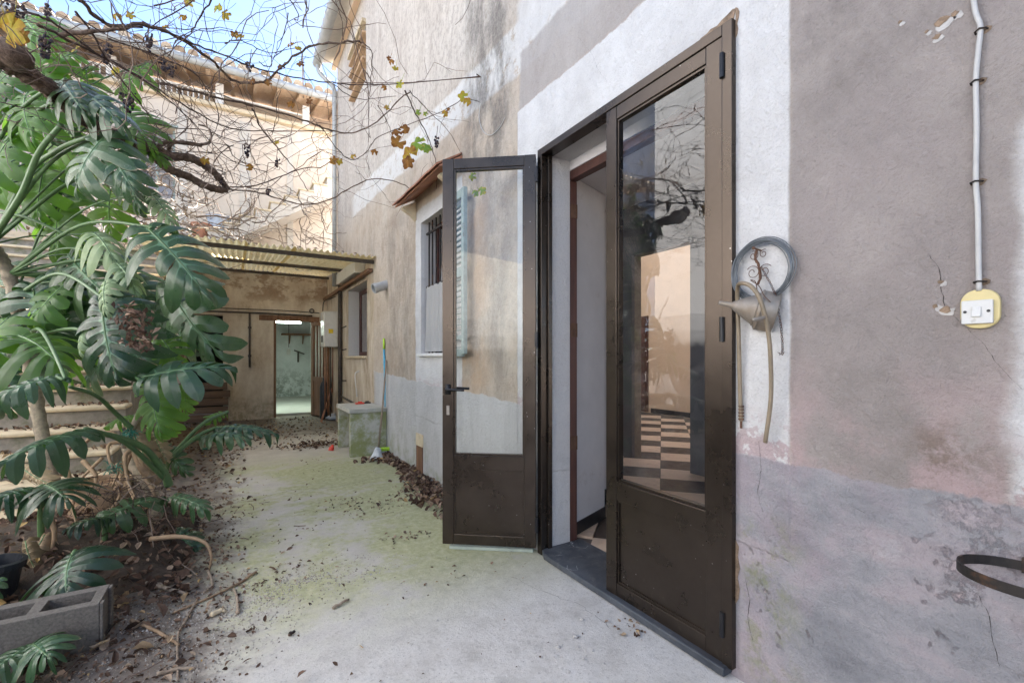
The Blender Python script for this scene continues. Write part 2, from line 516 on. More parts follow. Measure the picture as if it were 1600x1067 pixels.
def concrete_ground():
    m = Mat('courtyard_concrete')
    x, y, z = m.xyz()
    big = m.noise(1.1, 5, 0.6)
    mid = m.noise(5, 7, 0.7)
    fine = m.noise(60, 6, 0.75)
    c = m.ramp(mid, [(0.28, (0.47, 0.445, 0.41)), (0.5, (0.62, 0.595, 0.56)), (0.72, (0.69, 0.67, 0.64))])
    c = m.mix(m.math('MULTIPLY', m.step(fine, 0.52, 0.68), 0.45), c, (0.27, 0.25, 0.225))
    c = m.mix(m.math('MULTIPLY', m.step(m.noise(9, 6, 0.75, vec=m.mapping((1, 1, 1), loc=(4, 4, 4))), 0.54, 0.66), 0.30), c, (0.33, 0.31, 0.28))
    # warmer and browner towards the far end
    c = m.mix(m.math('MULTIPLY', m.step(y, 4.0, 6.5), 0.55), c, m.ramp(mid, [(0.3, (0.34, 0.28, 0.21)), (0.7, (0.50, 0.44, 0.36))]))
    c = m.mix(m.math('MULTIPLY', m.step(y, 1.9, 3.2), 0.5), c, m.ramp(mid, [(0.3, (0.46, 0.41, 0.34)), (0.7, (0.64, 0.59, 0.51))]))
    # algae
    g = m.math('ADD', m.math('MULTIPLY', big, 0.75), m.math('MULTIPLY', mid, 0.55))
    zone = m.math('MULTIPLY', m.step(y, 1.75, 2.7), m.step(y, 5.4, 6.6, 1, 0))
    zone = m.math('MULTIPLY', zone, m.step(x, -0.5, 0.1))
    xg = m.step(x, 0.2, 1.2, 0.0, 0.10)
    gm = m.math('MULTIPLY', m.step(m.math('ADD', g, xg), 0.54, 0.74), zone)
    gcol = m.ramp(m.noise(22, 6, 0.7), [(0.3, (0.27, 0.28, 0.10)), (0.6, (0.47, 0.47, 0.25)), (0.8, (0.58, 0.565, 0.39))])
    c = m.mix(m.math('MULTIPLY', gm, 0.85), c, gcol)
    # dark earthy film in the plant bed and towards the back
    soil = m.math('MAXIMUM', m.step(m.math('ADD', x, m.math('MULTIPLY', m.math('SUBTRACT', mid, 0.5), 0.9)), -0.28, 0.12, 1, 0),
                  m.step(m.math('ADD', y, m.math('MULTIPLY', m.math('SUBTRACT', mid, 0.5), 2.0)), 7.2, 8.4))
    scol = m.ramp(m.noise(14, 7, 0.75), [(0.3, (0.050, 0.035, 0.026)), (0.55, (0.125, 0.092, 0.07)), (0.75, (0.27, 0.22, 0.175))])
    c = m.mix(m.math('MULTIPLY', soil, 0.85), c, scol)
    # fine dark crumbs
    cr = m.math('MULTIPLY', m.step(m.noise(120, 3, 0.6), 0.66, 0.72), m.step(mid, 0.40, 0.60))
    c = m.mix(m.math('MULTIPLY', cr, 0.6), c, (0.09, 0.07, 0.055))
    pit = m.step(m.voronoi(55), 0.10, 0.16, 0.0, 1.0)
    c = m.mix(m.math('MULTIPLY', m.math('SUBTRACT', 1.0, pit), m.step(m.noise(2.2, 3), 0.45, 0.6, 0.0, 0.5)), c, (0.20, 0.185, 0.165))
    c = m.mix(m.math('MULTIPLY', m.step(m.noise(190, 2, 0.5), 0.52, 0.66), 0.22), c, (0.30, 0.285, 0.265))
    h = m.math('ADD', m.math('MULTIPLY', fine, 0.5), m.math('MULTIPLY', mid, 0.8))
    h = m.math('ADD', h, m.math('MULTIPLY', pit, 0.25))
    return m.done(m.bsdf(Base_Color=c, Roughness=m.step(mid, 0.2, 0.8, 0.68, 0.92), Normal=m.bump(h, 0.6, 0.012), Specular_IOR_Level=0.3))

def outhouse_plaster():
    m = Mat('outhouse_plaster')
    x, y, z = m.xyz()
    n1 = m.noise(1.6, 7, 0.7, vec=m.mapping((1.5, 1, 0.8)))
    n2 = m.noise(9, 6, 0.75)
    c = m.ramp(n1, [(0.30, (0.30, 0.225, 0.15)), (0.42, (0.52, 0.43, 0.33)), (0.58, (0.66, 0.585, 0.475)), (0.75, (0.74, 0.685, 0.585))])
    # brown peeling blotch over the lintel
    b = m.math('MULTIPLY', m.step(z, 2.18, 2.5), m.step(m.noise(2.2, 6, 0.7, vec=m.mapping((1, 1, 1.6))), 0.46, 0.56))
    c = m.mix(m.math('MULTIPLY', b, 0.75), c, m.ramp(n2, [(0.3, (0.17, 0.10, 0.055)), (0.7, (0.36, 0.23, 0.15))]))
    low = m.math('MULTIPLY', m.step(z, 0.1, 0.6, 1, 0), m.step(n2, 0.4, 0.62))
    c = m.mix(m.math('MULTIPLY', low, 0.6), c, (0.16, 0.15, 0.075))
    run = m.math('MULTIPLY', m.rect(x, z, 0.28, 0.48, 1.3, 2.1, 0.08), m.step(m.noise(6, 5, 0.7, vec=m.mapping((2, 1, 0.5))), 0.42, 0.6))
    c = m.mix(m.math('MULTIPLY', run, 0.75), c, (0.13, 0.085, 0.04))
    h = m.math('ADD', m.math('MULTIPLY', n2, 0.6), n1)
    return m.done(m.bsdf(Base_Color=c, Roughness=0.92, Normal=m.bump(h, 0.7, 0.02)))

def back_room_wall():
    m = Mat('back_room_whitewash')
    x, y, z = m.xyz()
    n1 = m.noise(2.2, 7, 0.72)
    c = m.ramp(n1, [(0.3, (0.50, 0.53, 0.50)), (0.6, (0.66, 0.68, 0.655))])
    mold = m.math('MULTIPLY', m.step(z, 0.25, 1.2, 1, 0), m.step(m.noise(2.6, 6, 0.75), 0.49, 0.58))
    c = m.mix(m.math('MULTIPLY', mold, 0.75), c, (0.17, 0.19, 0.15))
    return m.done(m.bsdf(Base_Color=c, Roughness=0.9, Normal=m.bump(n1, 0.4, 0.02)))

def gallery_plaster():
    m = Mat('gallery_plaster')
    n1 = m.noise(1.2, 6, 0.65, vec=m.mapping((1, 1, 0.7)))
    n2 = m.noise(6, 6, 0.7)
    c = m.ramp(n1, [(0.3, (0.53, 0.445, 0.35)), (0.5, (0.61, 0.53, 0.435)), (0.72, (0.67, 0.60, 0.51))])
    c = m.mix(m.math('MULTIPLY', m.step(n2, 0.52, 0.7), 0.35), c, (0.48, 0.36, 0.27))
    return m.done(m.bsdf(Base_Color=c, Roughness=0.92, Normal=m.bump(n2, 0.4, 0.015)))

def neighbour_plaster():
    m = Mat('neighbour_render')
    x, y, z = m.xyz()
    n1 = m.noise(0.9, 7, 0.7)
    n2 = m.noise(6, 6, 0.75)
    c = m.ramp(n1, [(0.3, (0.40, 0.39, 0.385)), (0.55, (0.50, 0.49, 0.485)), (0.75, (0.58, 0.57, 0.565))])
    up = m.step(m.math('ADD', z, m.math('MULTIPLY', y, -0.35)), 2.6, 2.9)
    c = m.mix(m.math('MULTIPLY', up, 0.8), c, m.ramp(n2, [(0.3, (0.33, 0.335, 0.345)), (0.7, (0.50, 0.505, 0.515))]))
    return m.done(m.bsdf(Base_Color=c, Roughness=0.95, Normal=m.bump(n2, 0.5, 0.02)))

def bronze_aluminium():
    m = Mat('bronze_aluminium')
    n1 = m.noise(6, 5, 0.65)
    n2 = m.noise(55, 6, 0.8)
    c = m.ramp(n1, [(0.3, (0.056, 0.044, 0.035)), (0.7, (0.076, 0.060, 0.049))])
    c = m.mix(m.math('MULTIPLY', m.step(n2, 0.64, 0.76), 0.22), c, (0.22, 0.20, 0.18))     # dust and scuffs
    c = m.mix(m.math('MULTIPLY', m.step(m.xyz()[2], 0.05, 0.35, 1, 0), m.step(m.noise(26, 6, 0.75), 0.55, 0.75, 0.0, 0.18)), c, (0.24, 0.22, 0.19))
    sk = m.math('MULTIPLY', m.step(m.voronoi(24), 0.075, 0.05), m.step(m.noise(3.3, 3), 0.48, 0.6))
    c = m.mix(m.math('MULTIPLY', sk, 0.7), c, (0.55, 0.54, 0.52))
    return m.done(m.bsdf(Base_Color=c, Metallic=0.85, Roughness=m.step(n1, 0.25, 0.75, 0.24, 0.36), Normal=m.bump(n2, 0.04, 0.001)))

def window_glass(name='door_glass', ior=1.32, dust=0.03, tint=(0.95, 0.975, 0.965)):
    m = Mat(name)
    tr = m.n('BsdfTransparent', {'Color': tint}).outputs[0]
    gl = m.n('BsdfGlossy', {'Color': (1, 1, 1), 'Roughness': 0.0}).outputs[0]
    g_ = m.n('NewGeometry')
    ct = m.math('ABSOLUTE', m.n('VectorMath', {0: g_.outputs['Incoming'], 1: g_.outputs['Normal']}, operation='DOT_PRODUCT').outputs['Value'])
    f0 = 2 * ((ior - 1) / (ior + 1)) ** 2
    fr = m.math('ADD', f0, m.math('MULTIPLY', 1 - f0, m.math('POWER', m.math('SUBTRACT', 1.0, ct), 5.0)), clamp=True)
    mx = m.n('MixShader', {0: fr, 1: tr, 2: gl}).outputs[0]
    df = m.n('BsdfDiffuse', {'Color': (0.62, 0.62, 0.60)}).outputs[0]
    dn = m.math('MULTIPLY', m.step(m.noise(5, 7, 0.75), 0.42, 0.75), dust)
    sp = m.math('MULTIPLY', m.step(m.noise(90, 3, 0.6), 0.70, 0.76), dust * 2.5)
    return m.done(m.n('MixShader', {0: m.math('ADD', dn, sp, clamp=True), 1: mx, 2: df}).outputs[0])

def black_marble():
    m = Mat('veined_black_marble')
    w = m.noise(3.5, 5, 0.65)
    v = m.n('Mix', {0: 0.45, 4: m.pos, 5: m.n('TexNoise', {'Vector': m.pos, 'Scale': 6.0, 'Detail': 5}).outputs['Color']}, data_type='VECTOR').outputs[1]
    d = m.voronoi(3.4, vec=v, feature='DISTANCE_TO_EDGE')
    vein = m.step(d, 0.0, 0.010, 1, 0)
    c = m.ramp(w, [(0.3, (0.028, 0.033, 0.042)), (0.7, (0.075, 0.085, 0.10))])
    c = m.mix(m.math('MULTIPLY', vein, m.step(m.noise(5, 3), 0.52, 0.62)), c, (0.55, 0.57, 0.58))
    c = m.mix(m.step(m.noise(24, 6, 0.75), 0.52, 0.75, 0.0, 0.5), c, (0.26, 0.24, 0.22))
    return m.done(m.bsdf(Base_Color=c, Roughness=m.step(m.noise(10, 4), 0.3, 0.7, 0.3, 0.55)))

def leaf_mat(name, dark, light, trans, tamt, gloss=0.34, hue=0.0):
    m = Mat(name)
    oi = m.n('ObjectInfo').outputs['Random']
    vein = m.attr('vein')
    edge = m.attr('edge')
    n1 = m.noise(9, 5, 0.65)
    c = m.mix(m.step(m.math('ADD', m.math('MULTIPLY', n1, 0.6), m.math('MULTIPLY', oi, 0.6)), 0.3, 0.9), dark, light)
    oi2 = m.math('FRACT', m.math('MULTIPLY', oi, 7.31))
    c = m.mix(m.math('MULTIPLY', oi2, 0.45), c, m.mix(0.5, light, (0.11, 0.15, 0.035)))
    c = m.mix(m.math('MULTIPLY', m.step(vein, 0.42, 0.80), 0.75), c, tuple(min(1, v * 2.4 + 0.06) for v in light))
    dry = m.math('MULTIPLY', m.step(m.math('ADD', edge, m.math('MULTIPLY', m.noise(16, 4, 0.7), 0.36)), 1.14, 1.26), m.step(oi, 0.55, 0.75))
    c = m.mix(dry, c, (0.42, 0.32, 0.19))
    c = m.mix(m.math('MULTIPLY', m.step(m.noise(60, 4, 0.7), 0.64, 0.72), 0.35), c, (0.40, 0.40, 0.34))
    p = m.bsdf(Base_Color=c, Roughness=m.step(m.noise(14, 5, 0.7), 0.3, 0.7, gloss - 0.06, gloss + 0.22), Specular_IOR_Level=0.55,
               Normal=m.bump(m.math('ADD', n1, m.math('MULTIPLY', vein, -0.9)), 0.6, 0.008))
    t = m.n('BsdfTranslucent', {'Color': trans}).outputs[0]
    return m.done(m.n('MixShader', {0: tamt, 1: p, 2: t}).outputs[0])

def toned(name, stops, rough=0.85, trans=0.0, bump=0.3, bs=40, spec=0.3):
    """colour picked per piece through the 'tone' attribute"""
    m = Mat(name)
    c = m.ramp(m.attr('tone'), stops)
    n1 = m.noise(bs, 5, 0.7)
    c = m.mix(m.step(n1, 0.35, 0.7, 0.0, 0.35), c, tuple(v * 0.5 for v in stops[0][1]))
    p = m.bsdf(Base_Color=c, Roughness=rough, Normal=m.bump(n1, bump, 0.004), Specular_IOR_Level=spec)
    if trans:
        t = m.n('BsdfTranslucent', {'Color': c}).outputs[0]
        p = m.n('MixShader', {0: trans, 1: p, 2: t}).outputs[0]
    return m.done(p)

def bark():
    m = Mat('vine_bark')
    st = m.noise(7, 7, 0.75, vec=m.mapping((3, 3, 3)), dist=0.6)
    c = m.ramp(st, [(0.3, (0.045, 0.027, 0.018)), (0.5, (0.13, 0.085, 0.06)), (0.7, (0.26, 0.19, 0.145))])
    return m.done(m.bsdf(Base_Color=c, Roughness=0.9, Normal=m.bump(st, 1.0, 0.02)))

def canopy_plastic():
    m = Mat('yellowed_corrugated_plastic')
    n1 = m.noise(3, 6, 0.7)
    c = m.ramp(n1, [(0.3, (0.56, 0.42, 0.19)), (0.5, (0.80, 0.68, 0.38)), (0.75, (0.88, 0.80, 0.54))])
    c = m.mix(m.step(m.noise(22, 5, 0.75), 0.58, 0.72, 0, 0.6), c, (0.18, 0.13, 0.07))
    d = m.bsdf(Base_Color=c, Roughness=0.55)
    t = m.n('BsdfTranslucent', {'Color': c}).outputs[0]
    return m.done(m.n('MixShader', {0: 0.65, 1: d, 2: t}).outputs[0])

def tube_light():
    m = Mat('lit_fluorescent_tube')
    return m.done(m.n('Emission', {'Color': (0.82, 1.0, 0.90), 'Strength': 5.0}).outputs[0])

def wood(name, a, b, rough=0.7, axis='z', sc=1.0):
    m = Mat(name)
    s = {'z': (14, 14, 0.9), 'x': (0.9, 14, 14), 'y': (14, 0.9, 14)}[axis]
    n1 = m.noise(1.6 * sc, 7, 0.7, vec=m.mapping(s), dist=0.3)
    c = m.ramp(n1, [(0.3, a), (0.7, b)])
    return m.done(m.bsdf(Base_Color=c, Roughness=rough, Normal=m.bump(n1, 0.35, 0.004)))

PLASTER = house_plaster()
GROUND = concrete_ground()
OUTP = outhouse_plaster()
BACKW = back_room_wall()
GALL = gallery_plaster()
NEIGH = neighbour_plaster()
ALU = bronze_aluminium()
GLASS = window_glass()
GLASS_R = window_glass('tinted_reflective_glass', 1.42, 0.05, (0.93, 0.955, 0.95))
GLASS2 = window_glass('old_window_glass', 1.6, 0.25)
MARBLE = black_marble()
BARK = bark()
CANOPY = canopy_plastic()
TUBE = tube_light()
TUBE.cycles.emission_sampling = 'NONE'
INT_WHITE = simple('interior_white_wall', (0.62, 0.60, 0.60), 0.85, var=0.05, scale=5, bump=0.1, dirt=(0.42, 0.38, 0.36), dirt_cut=(0.6, 0.8))
INT_BOUNCE = simple('bounce_backing_render', (0.20, 0.18, 0.16), 0.9)  # grey of an unseen backing, set to limit bounced light
INT_WARM = simple('interior_cream_wall', (0.62, 0.47, 0.35), 0.85, var=0.05, scale=3, bump=0.1)
INT_DIM = simple('interior_shaded_wall', (0.13, 0.135, 0.155), 0.85, var=0.06, scale=4, bump=0.1)  # shade of the unlit room put into the wall colour
TILE_L = simple('pale_floor_tile', (0.60, 0.455, 0.335), 0.5, var=0.08, scale=14, bump=0.02, dirt=(0.33, 0.26, 0.2), dirt_cut=(0.55, 0.75))
TILE_D = simple('dark_floor_tile', (0.045, 0.034, 0.028), 0.5, var=0.2, scale=14, bump=0.02, dirt=(0.10, 0.08, 0.065), dirt_cut=(0.55, 0.75))
GROUT = simple('floor_screed', (0.18, 0.15, 0.125), 0.9)
SKIRT = simple('black_skirting', (0.022, 0.021, 0.022), 0.35, var=0.2, bump=0.03)
DARKWOOD = wood('red_brown_door_timber', (0.045, 0.016, 0.012), (0.11, 0.042, 0.030), 0.5)
OLDWOOD = wood('weathered_brown_timber', (0.10, 0.045, 0.022), (0.27, 0.145, 0.08), 0.75)
PLANK = wood('dirty_plank_timber', (0.07, 0.042, 0.026), (0.22, 0.135, 0.085), 0.85, 'x')
GREYWOOD = wood('grey_stick_wood', (0.16, 0.115, 0.08), (0.42, 0.34, 0.26), 0.85, 'z', 2)
IRON = simple('rusty_black_iron', (0.030, 0.026, 0.024), 0.6, 0.5, 0.3, 30, 0.3, 0.003, (0.13, 0.065, 0.035), 14)
BLACKMETAL = simple('black_door_hardware', (0.016, 0.016, 0.018), 0.38, 0.3, 0.2, bump=0.05)
STEEL = simple('dull_zinc', (0.30, 0.27, 0.235), 0.58, 0.45, 0.18, 14, 0.15, 0.003, (0.24, 0.19, 0.14), 6, dirt_cut=(0.42, 0.66))
WIRE = simple('grey_wire', (0.13, 0.145, 0.16), 0.42, 0.6, 0.15)
RUSTWIRE = simple('rusty_wire', (0.12, 0.062, 0.038), 0.8, 0.2, 0.3)
CABLE = simple('white_cable_sheath', (0.47, 0.465, 0.45), 0.5, var=0.08, bump=0.06)
SWITCHW = simple('grubby_white_plastic', (0.58, 0.58, 0.56), 0.4, var=0.05, bump=0.03, dirt=(0.40, 0.38, 0.34), dscale=30, dirt_cut=(0.55, 0.75))
SWITCHY = simple('yellowed_plastic', (0.60, 0.50, 0.24), 0.45, var=0.06, bump=0.03)
HOSE = simple('tan_rubber_hose', (0.23, 0.18, 0.12), 0.5, var=0.2, bump=0.08)
SHUT = simple('faded_teal_paint', (0.29, 0.35, 0.325), 0.65, var=0.15, scale=20, bump=0.2, dirt=(0.16, 0.16, 0.13), dscale=9, dirt_cut=(0.58, 0.72))
TERRA = simple('terracotta', (0.40, 0.185, 0.11), 0.85, var=0.2, scale=10, bump=0.2, dirt=(0.20, 0.10, 0.065), dscale=5)
TERRA2 = simple('clay_roof_tile', (0.50, 0.345, 0.22), 0.9, var=0.3, scale=7, bump=0.3)
CREAM = simple('cream_stone_nosing', (0.60, 0.50, 0.345), 0.75, var=0.14, scale=10, bump=0.15, dirt=(0.33, 0.26, 0.17), dirt_cut=(0.55, 0.75))
RISER = simple('grey_step_render', (0.27, 0.245, 0.21), 0.9, var=0.25, scale=14, bump=0.4, dirt=(0.15, 0.16, 0.09), dscale=6)
BLOCKM = simple('grey_block_concrete', (0.145, 0.132, 0.118), 0.95, var=0.35, scale=95, bump=1.0, bdist=0.006, dirt=(0.12, 0.105, 0.085), dscale=7)
TABLEM = None
WHITEP = simple('white_painted_steel', (0.62, 0.60, 0.55), 0.4, var=0.05, bump=0.03, dirt=(0.42, 0.37, 0.29), dscale=5, dirt_cut=(0.55, 0.8))
YELL = simple('yellow_sticker', (0.75, 0.52, 0.02), 0.5, bump=0)
PIPEM = simple('grey_pipe', (0.42, 0.42, 0.41), 0.5, 0.2, 0.15, bump=0.08)
ZINCP = simple('pale_zinc_gutter', (0.40, 0.41, 0.40), 0.5, 0.2, 0.15, 8, 0.08)
DARKPIPE = simple('dark_stained_pipe', (0.075, 0.06, 0.05), 0.7, 0.2, 0.3)
COPPER = simple('dull_copper_pipe', (0.34, 0.17, 0.10), 0.5, 0.6, 0.25)
DARKROOM = simple('near_black_surface', (0.045, 0.038, 0.033), 0.95, bump=0.2)  # plain near-black for store walls, sloping ceiling and pot soil
SOFFIT = wood('orange_brown_soffit', (0.54, 0.38, 0.25), (0.72, 0.56, 0.40), 0.75, 'y')
WHITEW = simple('chalk_white_paint', (0.74, 0.73, 0.70), 0.8, var=0.06, bump=0.1)
PALEST = simple('pale_pilaster_render', (0.54, 0.50, 0.435), 0.9, var=0.08, bump=0.2)
CURTAIN = None
BLUEP = simple('blue_broom_tube', (0.10, 0.42, 0.60), 0.4, bump=0.02)
LIMEP = simple('lime_green_plastic', (0.42, 0.68, 0.05), 0.4, bump=0.02)
REDP = simple('red_plastic', (0.72, 0.06, 0.03), 0.45, bump=0.02)
GREYP = simple('grey_broom_plastic', (0.55, 0.57, 0.58), 0.6, bump=0.1)
NAVYP = simple('navy_plastic', (0.018, 0.021, 0.027), 0.45, bump=0.05)
BLUEHOSE = simple('blue_hose_rubber', (0.06, 0.40, 0.55), 0.4, bump=0.03)
GREYPOT = simple('grey_blue_plastic', (0.42, 0.47, 0.53), 0.5, bump=0.05)
GREENTIE = simple('green_plastic_net', (0.015, 0.17, 0.12), 0.5, bump=0.05)
LEAF_A = leaf_mat('glossy_leaf', (0.009, 0.032, 0.016), (0.036, 0.090, 0.044), (0.10, 0.30, 0.04), 0.12, 0.30)
LEAF_B = leaf_mat('backlit_leaf', (0.028, 0.082, 0.020), (0.080, 0.175, 0.040), (0.28, 0.56, 0.06), 0.45, 0.40)  # backlight put into a brighter copy of the leaf colour
LEAF_C = leaf_mat('pale_curled_leaf', (0.13, 0.20, 0.105), (0.27, 0.36, 0.20), (0.35, 0.55, 0.14), 0.25, 0.5)
LEAF_DEAD = leaf_mat('dead_tan_leaf', (0.13, 0.085, 0.05), (0.30, 0.215, 0.135), (0.35, 0.22, 0.1), 0.15, 0.75)
STALK = simple('green_petiole', (0.085, 0.155, 0.060), 0.45, var=0.22, scale=8, bump=0.08)
STEMM = simple('ringed_plant_stem', (0.27, 0.225, 0.165), 0.85, var=0.4, scale=26, bump=0.6, bdist=0.01)
ROOTM = simple('aerial_root', (0.30, 0.205, 0.125), 0.8, var=0.3, scale=20, bump=0.4)
VINELEAF = toned('autumn_vine_leaf', [(0.0, (0.16, 0.06, 0.02)), (0.3, (0.42, 0.20, 0.04)), (0.55, (0.56, 0.44, 0.05)), (0.8, (0.24, 0.38, 0.06)), (1.0, (0.16, 0.30, 0.05))], 0.7, 0.35, 0.2, 18)
GRAPE = toned('shrivelled_grape', [(0.0, (0.02, 0.017, 0.03)), (0.6, (0.05, 0.04, 0.05)), (1.0, (0.16, 0.10, 0.07))], 0.75, 0, 0.6, 80)
TWIG = toned('vine_twig', [(0.0, (0.085, 0.055, 0.045)), (0.6, (0.20, 0.145, 0.115)), (1.0, (0.36, 0.29, 0.235))], 0.85)
DRYTWIG = toned('bleached_twig', [(0.0, (0.15, 0.105, 0.075)), (0.6, (0.31, 0.25, 0.195)), (1.0, (0.46, 0.40, 0.34))], 0.9)
LITTER = toned('dead_leaf', [(0.0, (0.055, 0.034, 0.024)), (0.35, (0.15, 0.09, 0.062)), (0.7, (0.28, 0.185, 0.13)), (0.92, (0.44, 0.34, 0.25)), (1.0, (0.50, 0.34, 0.14))], 0.9, 0.1)
GRAVEL = toned('pale_grit', [(0.0, (0.20, 0.17, 0.14)), (0.6, (0.42, 0.39, 0.35)), (1.0, (0.60, 0.58, 0.54))], 0.95)

# ================================================================== THE GROUND
XW = 1.637                                   # face of the house wall
gb = MB()
nx, ny = 60, 84
gx = [-3.6 + 5.3 * i / nx for i in range(nx + 1)]
gy = [-1.2 + 12.0 * j / ny for j in range(ny + 1)]
vv = []
for yy in gy:
    for xx in gx:
        e = min(1, max(0, (1.637 - xx) / 0.25))
        zz = 0.012 * (mnoise.noise(Vector((xx * 1.4, yy * 1.4, 0))) ) + 0.004 * mnoise.noise(Vector((xx * 6, yy * 6, 3)))
        bed = max(0, min(1, (-0.1 - xx) / 0.6)) * max(0, min(1, (4.6 - yy) / 0.8))
        zz += bed * (0.045 + 0.03 * mnoise.noise(Vector((xx * 4, yy * 4, 9))))
        vv.append((xx, yy, zz * e - 0.004 * (1 - e)))
ff = [(j * (nx + 1) + i, j * (nx + 1) + i + 1, (j + 1) * (nx + 1) + i + 1, (j + 1) * (nx + 1) + i) for j in range(ny) for i in range(nx)]
gb.add(vv, ff)
structure(gb.build('courtyard_ground', GROUND, smooth=True, fix=False))
gb = MB().add([(-300, -300, -0.05), (300, -300, -0.05), (300, 300, -0.05), (-300, 300, -0.05)], [(0, 1, 2, 3)])
structure(gb.build('ground', GROUT, fix=False))

# ================================================================== THE HOUSE ON THE RIGHT
house = thing('house', (0, 0, 0), 'tall old house of patched stained plaster with open glazed doors, filling the right', 'house')
DY0, DY1, DZ1 = 1.043, 2.346, 2.509          # door frame outer edges
mb = MB()
mb.panel('x', XW, 1.84, -9.0, 6.81, -0.04, 6.8, [(DY0 + 0.035, DY1 - 0.035, -0.04, DZ1 - 0.03), (3.75, 4.50, 1.26, 2.60), (6.75, 6.81, 1.24, 2.36)])
mb.panel('x', 1.66, 1.90, 6.81, 9.14, -0.04, 6.8, [(6.81, 8.20, 1.24, 2.36), (6.90, 7.82, 5.35, 6.15)])
mb.panel('x', 1.66, 1.90, 9.14, 10.25, -0.04, 3.0)
mb.build('wall', PLASTER, house)
mb = MB()
mb.panel('x', 1.842, 2.34, -9.0, 3.75, -0.04, 6.7, [(1.02, 2.56, -0.04, 2.42)])
mb.panel('x', 1.842, 2.34, 3.75, 4.5, -0.04, 1.26)
mb.panel('x', 1.842, 2.34, 4.5, 9.1, 2.4, 6.7)
mb.panel('y', 8.98, 9.14, 1.905, 4.2, -0.04, 6.8)
mb.panel('y', 8.98, 9.14, 4.2005, 7.695, -0.04, 5.2)
mb.build('inner_wall', INT_WHITE, house)
# splayed reveal beside the inner door frame
mb = MB()
mb.prism([(1.905, 2.365, 0.02), (2.338, 2.525, 0.02), (2.338, 2.559, 0.02), (1.905, 2.559, 0.02)], (0, 0, 2.398))
mb.prism([(1.842, 2.313, 0.02), (1.842, 2.559, 0.02), (1.903, 2.559, 0.02), (1.903, 2.369, 0.02)], (0, 0, 2.398))
mb.build('reveal', INT_WHITE, house)
mb = MB()
mb.prism([(1.897, 2.358, 0.02), (2.345, 2.520, 0.02), (2.350, 2.532, 0.02), (1.905, 2.372, 0.02)], (0, 0, 0.095))
mb.build('skirting', SKIRT, house)
MB().box(2.351, 2.83, 2.846, 2.858, 0.02, 0.115).build('skirting', SKIRT, house)
MB().box(7.685, 7.698, 3.0, 6.86, 0.02, 0.12).build('skirting', SKIRT, house)
# partitions and ceiling of the rooms behind the door
mb = MB()
mb.panel('y', 2.86, 3.0, 2.342, 2.83, 0.0, 3.0)
mb.build('partition', INT_WHITE, house)
mb = MB()
PH = [(3.05, 3.86, 0.0, 2.42), (-3.6, 0.5, 0.2, 2.6), (4.4, 7.6, 0.2, 2.6)]  # second and third openings are unseen, added to light the room
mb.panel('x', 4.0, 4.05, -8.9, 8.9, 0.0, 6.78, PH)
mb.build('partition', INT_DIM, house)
MB().panel('x', 4.0505, 4.16, -8.9, 8.9, 0.0, 6.78, PH).build('partition', INT_BOUNCE, house)  # unseen backing, split off to control light bounced onto the far wall
mb = MB().panel('x', 7.7, 7.9, -0.5, 9.1, -0.04, 6.7)  # far room left roofless for daylight; wall raised unseen to block sunbeams
mb.panel('y', -0.62, -0.5, 4.17, 7.695, -0.04, 5.9)
mb.build('far_room_wall', INT_WARM, house)
mb = MB().box(1.845, 4.16, -8.95, 4.25, 3.002, 3.15)  # ceiling stops short, an unseen opening added to let daylight in
mb.panel('y', -9.1, -9.0, 1.7, 4.2, -0.04, 6.8)
mb.build('ceiling', INT_WHITE, house)
mb = MB().box(7.672, 7.695, 6.93, 7.50, 0.03, 2.12)
mb.box(7.655, 7.672, 6.98, 7.45, 0.1, 2.05)
mb.build('far_room_door', DARKWOOD, house)
# floor: checkered tiles laid diagonally, joints left open
fl = MB().box(1.845, 7.69, -4, 8.95, -0.03, 0.012).build('floor', GROUT, house)
ta = radians(49.5)                            # tile rows run this far round from +y
TS = 0.42
e1 = Vector((sin(ta), cos(ta), 0)); e2 = Vector((cos(ta), -sin(ta), 0))
tm = []
for mt in (TILE_L, TILE_D):
    b = MB()
    g = 0.003
    P = [e1 * (i * (TS / 2 - g)) + e2 * (j * (TS / 2 - g)) for i, j in ((-1, -1), (1, -1), (1, 1), (-1, 1))]
    b.prism([p + Vector((0, 0, 0.004)) for p in P], (0, 0, 0.016))
    o = b.build('tile', mt)
    tm.append(o.data)
    bpy.data.objects.remove(o)
k = 0
for i in range(-4, 26):
    for j in range(-16, 16):
        c = Vector((2.0, 2.0, 0)) + e1 * (i * TS) + e2 * (j * TS)
        if not (1.93 < c.x < 7.6 and 0.6 < c.y < 8.8):
            continue
        # only what can be seen through the doorway from near the camera
        d = c.x * 0.92 - c.y * 0.0
        lo, hi = c.x * 0.42 - 0.4, c.x * 1.30 + 0.2
        if not (lo < c.y < hi) or k >= 290:
            continue
        o = bpy.data.objects.new('tile', tm[(i + j) % 2])
        COL.objects.link(o)
        o.parent = fl
        o.location = (c.x, c.y, 0.010 + R.uniform(-0.0008, 0.0008))
        k += 1
# inner timber door frame (no leaf), set in the reveal
mb = MB()
mb.box(1.845, 1.905, 2.315, 2.357, 0.02, 2.36)
mb.box(1.845, 1.905, 1.03, 2.357, 2.362, 2.418)
mb.box(1.845, 1.905, 1.022, 1.075, 0.02, 2.36)
idf = mb.build('inner_door_frame', DARKWOOD, house, bevel=0.004)
for zz in (0.62, 1.35, 2.12):
    MB().box(1.85, 1.902, 2.309, 2.3145, zz, zz + 0.09).build('hinge', RUSTWIRE, idf)
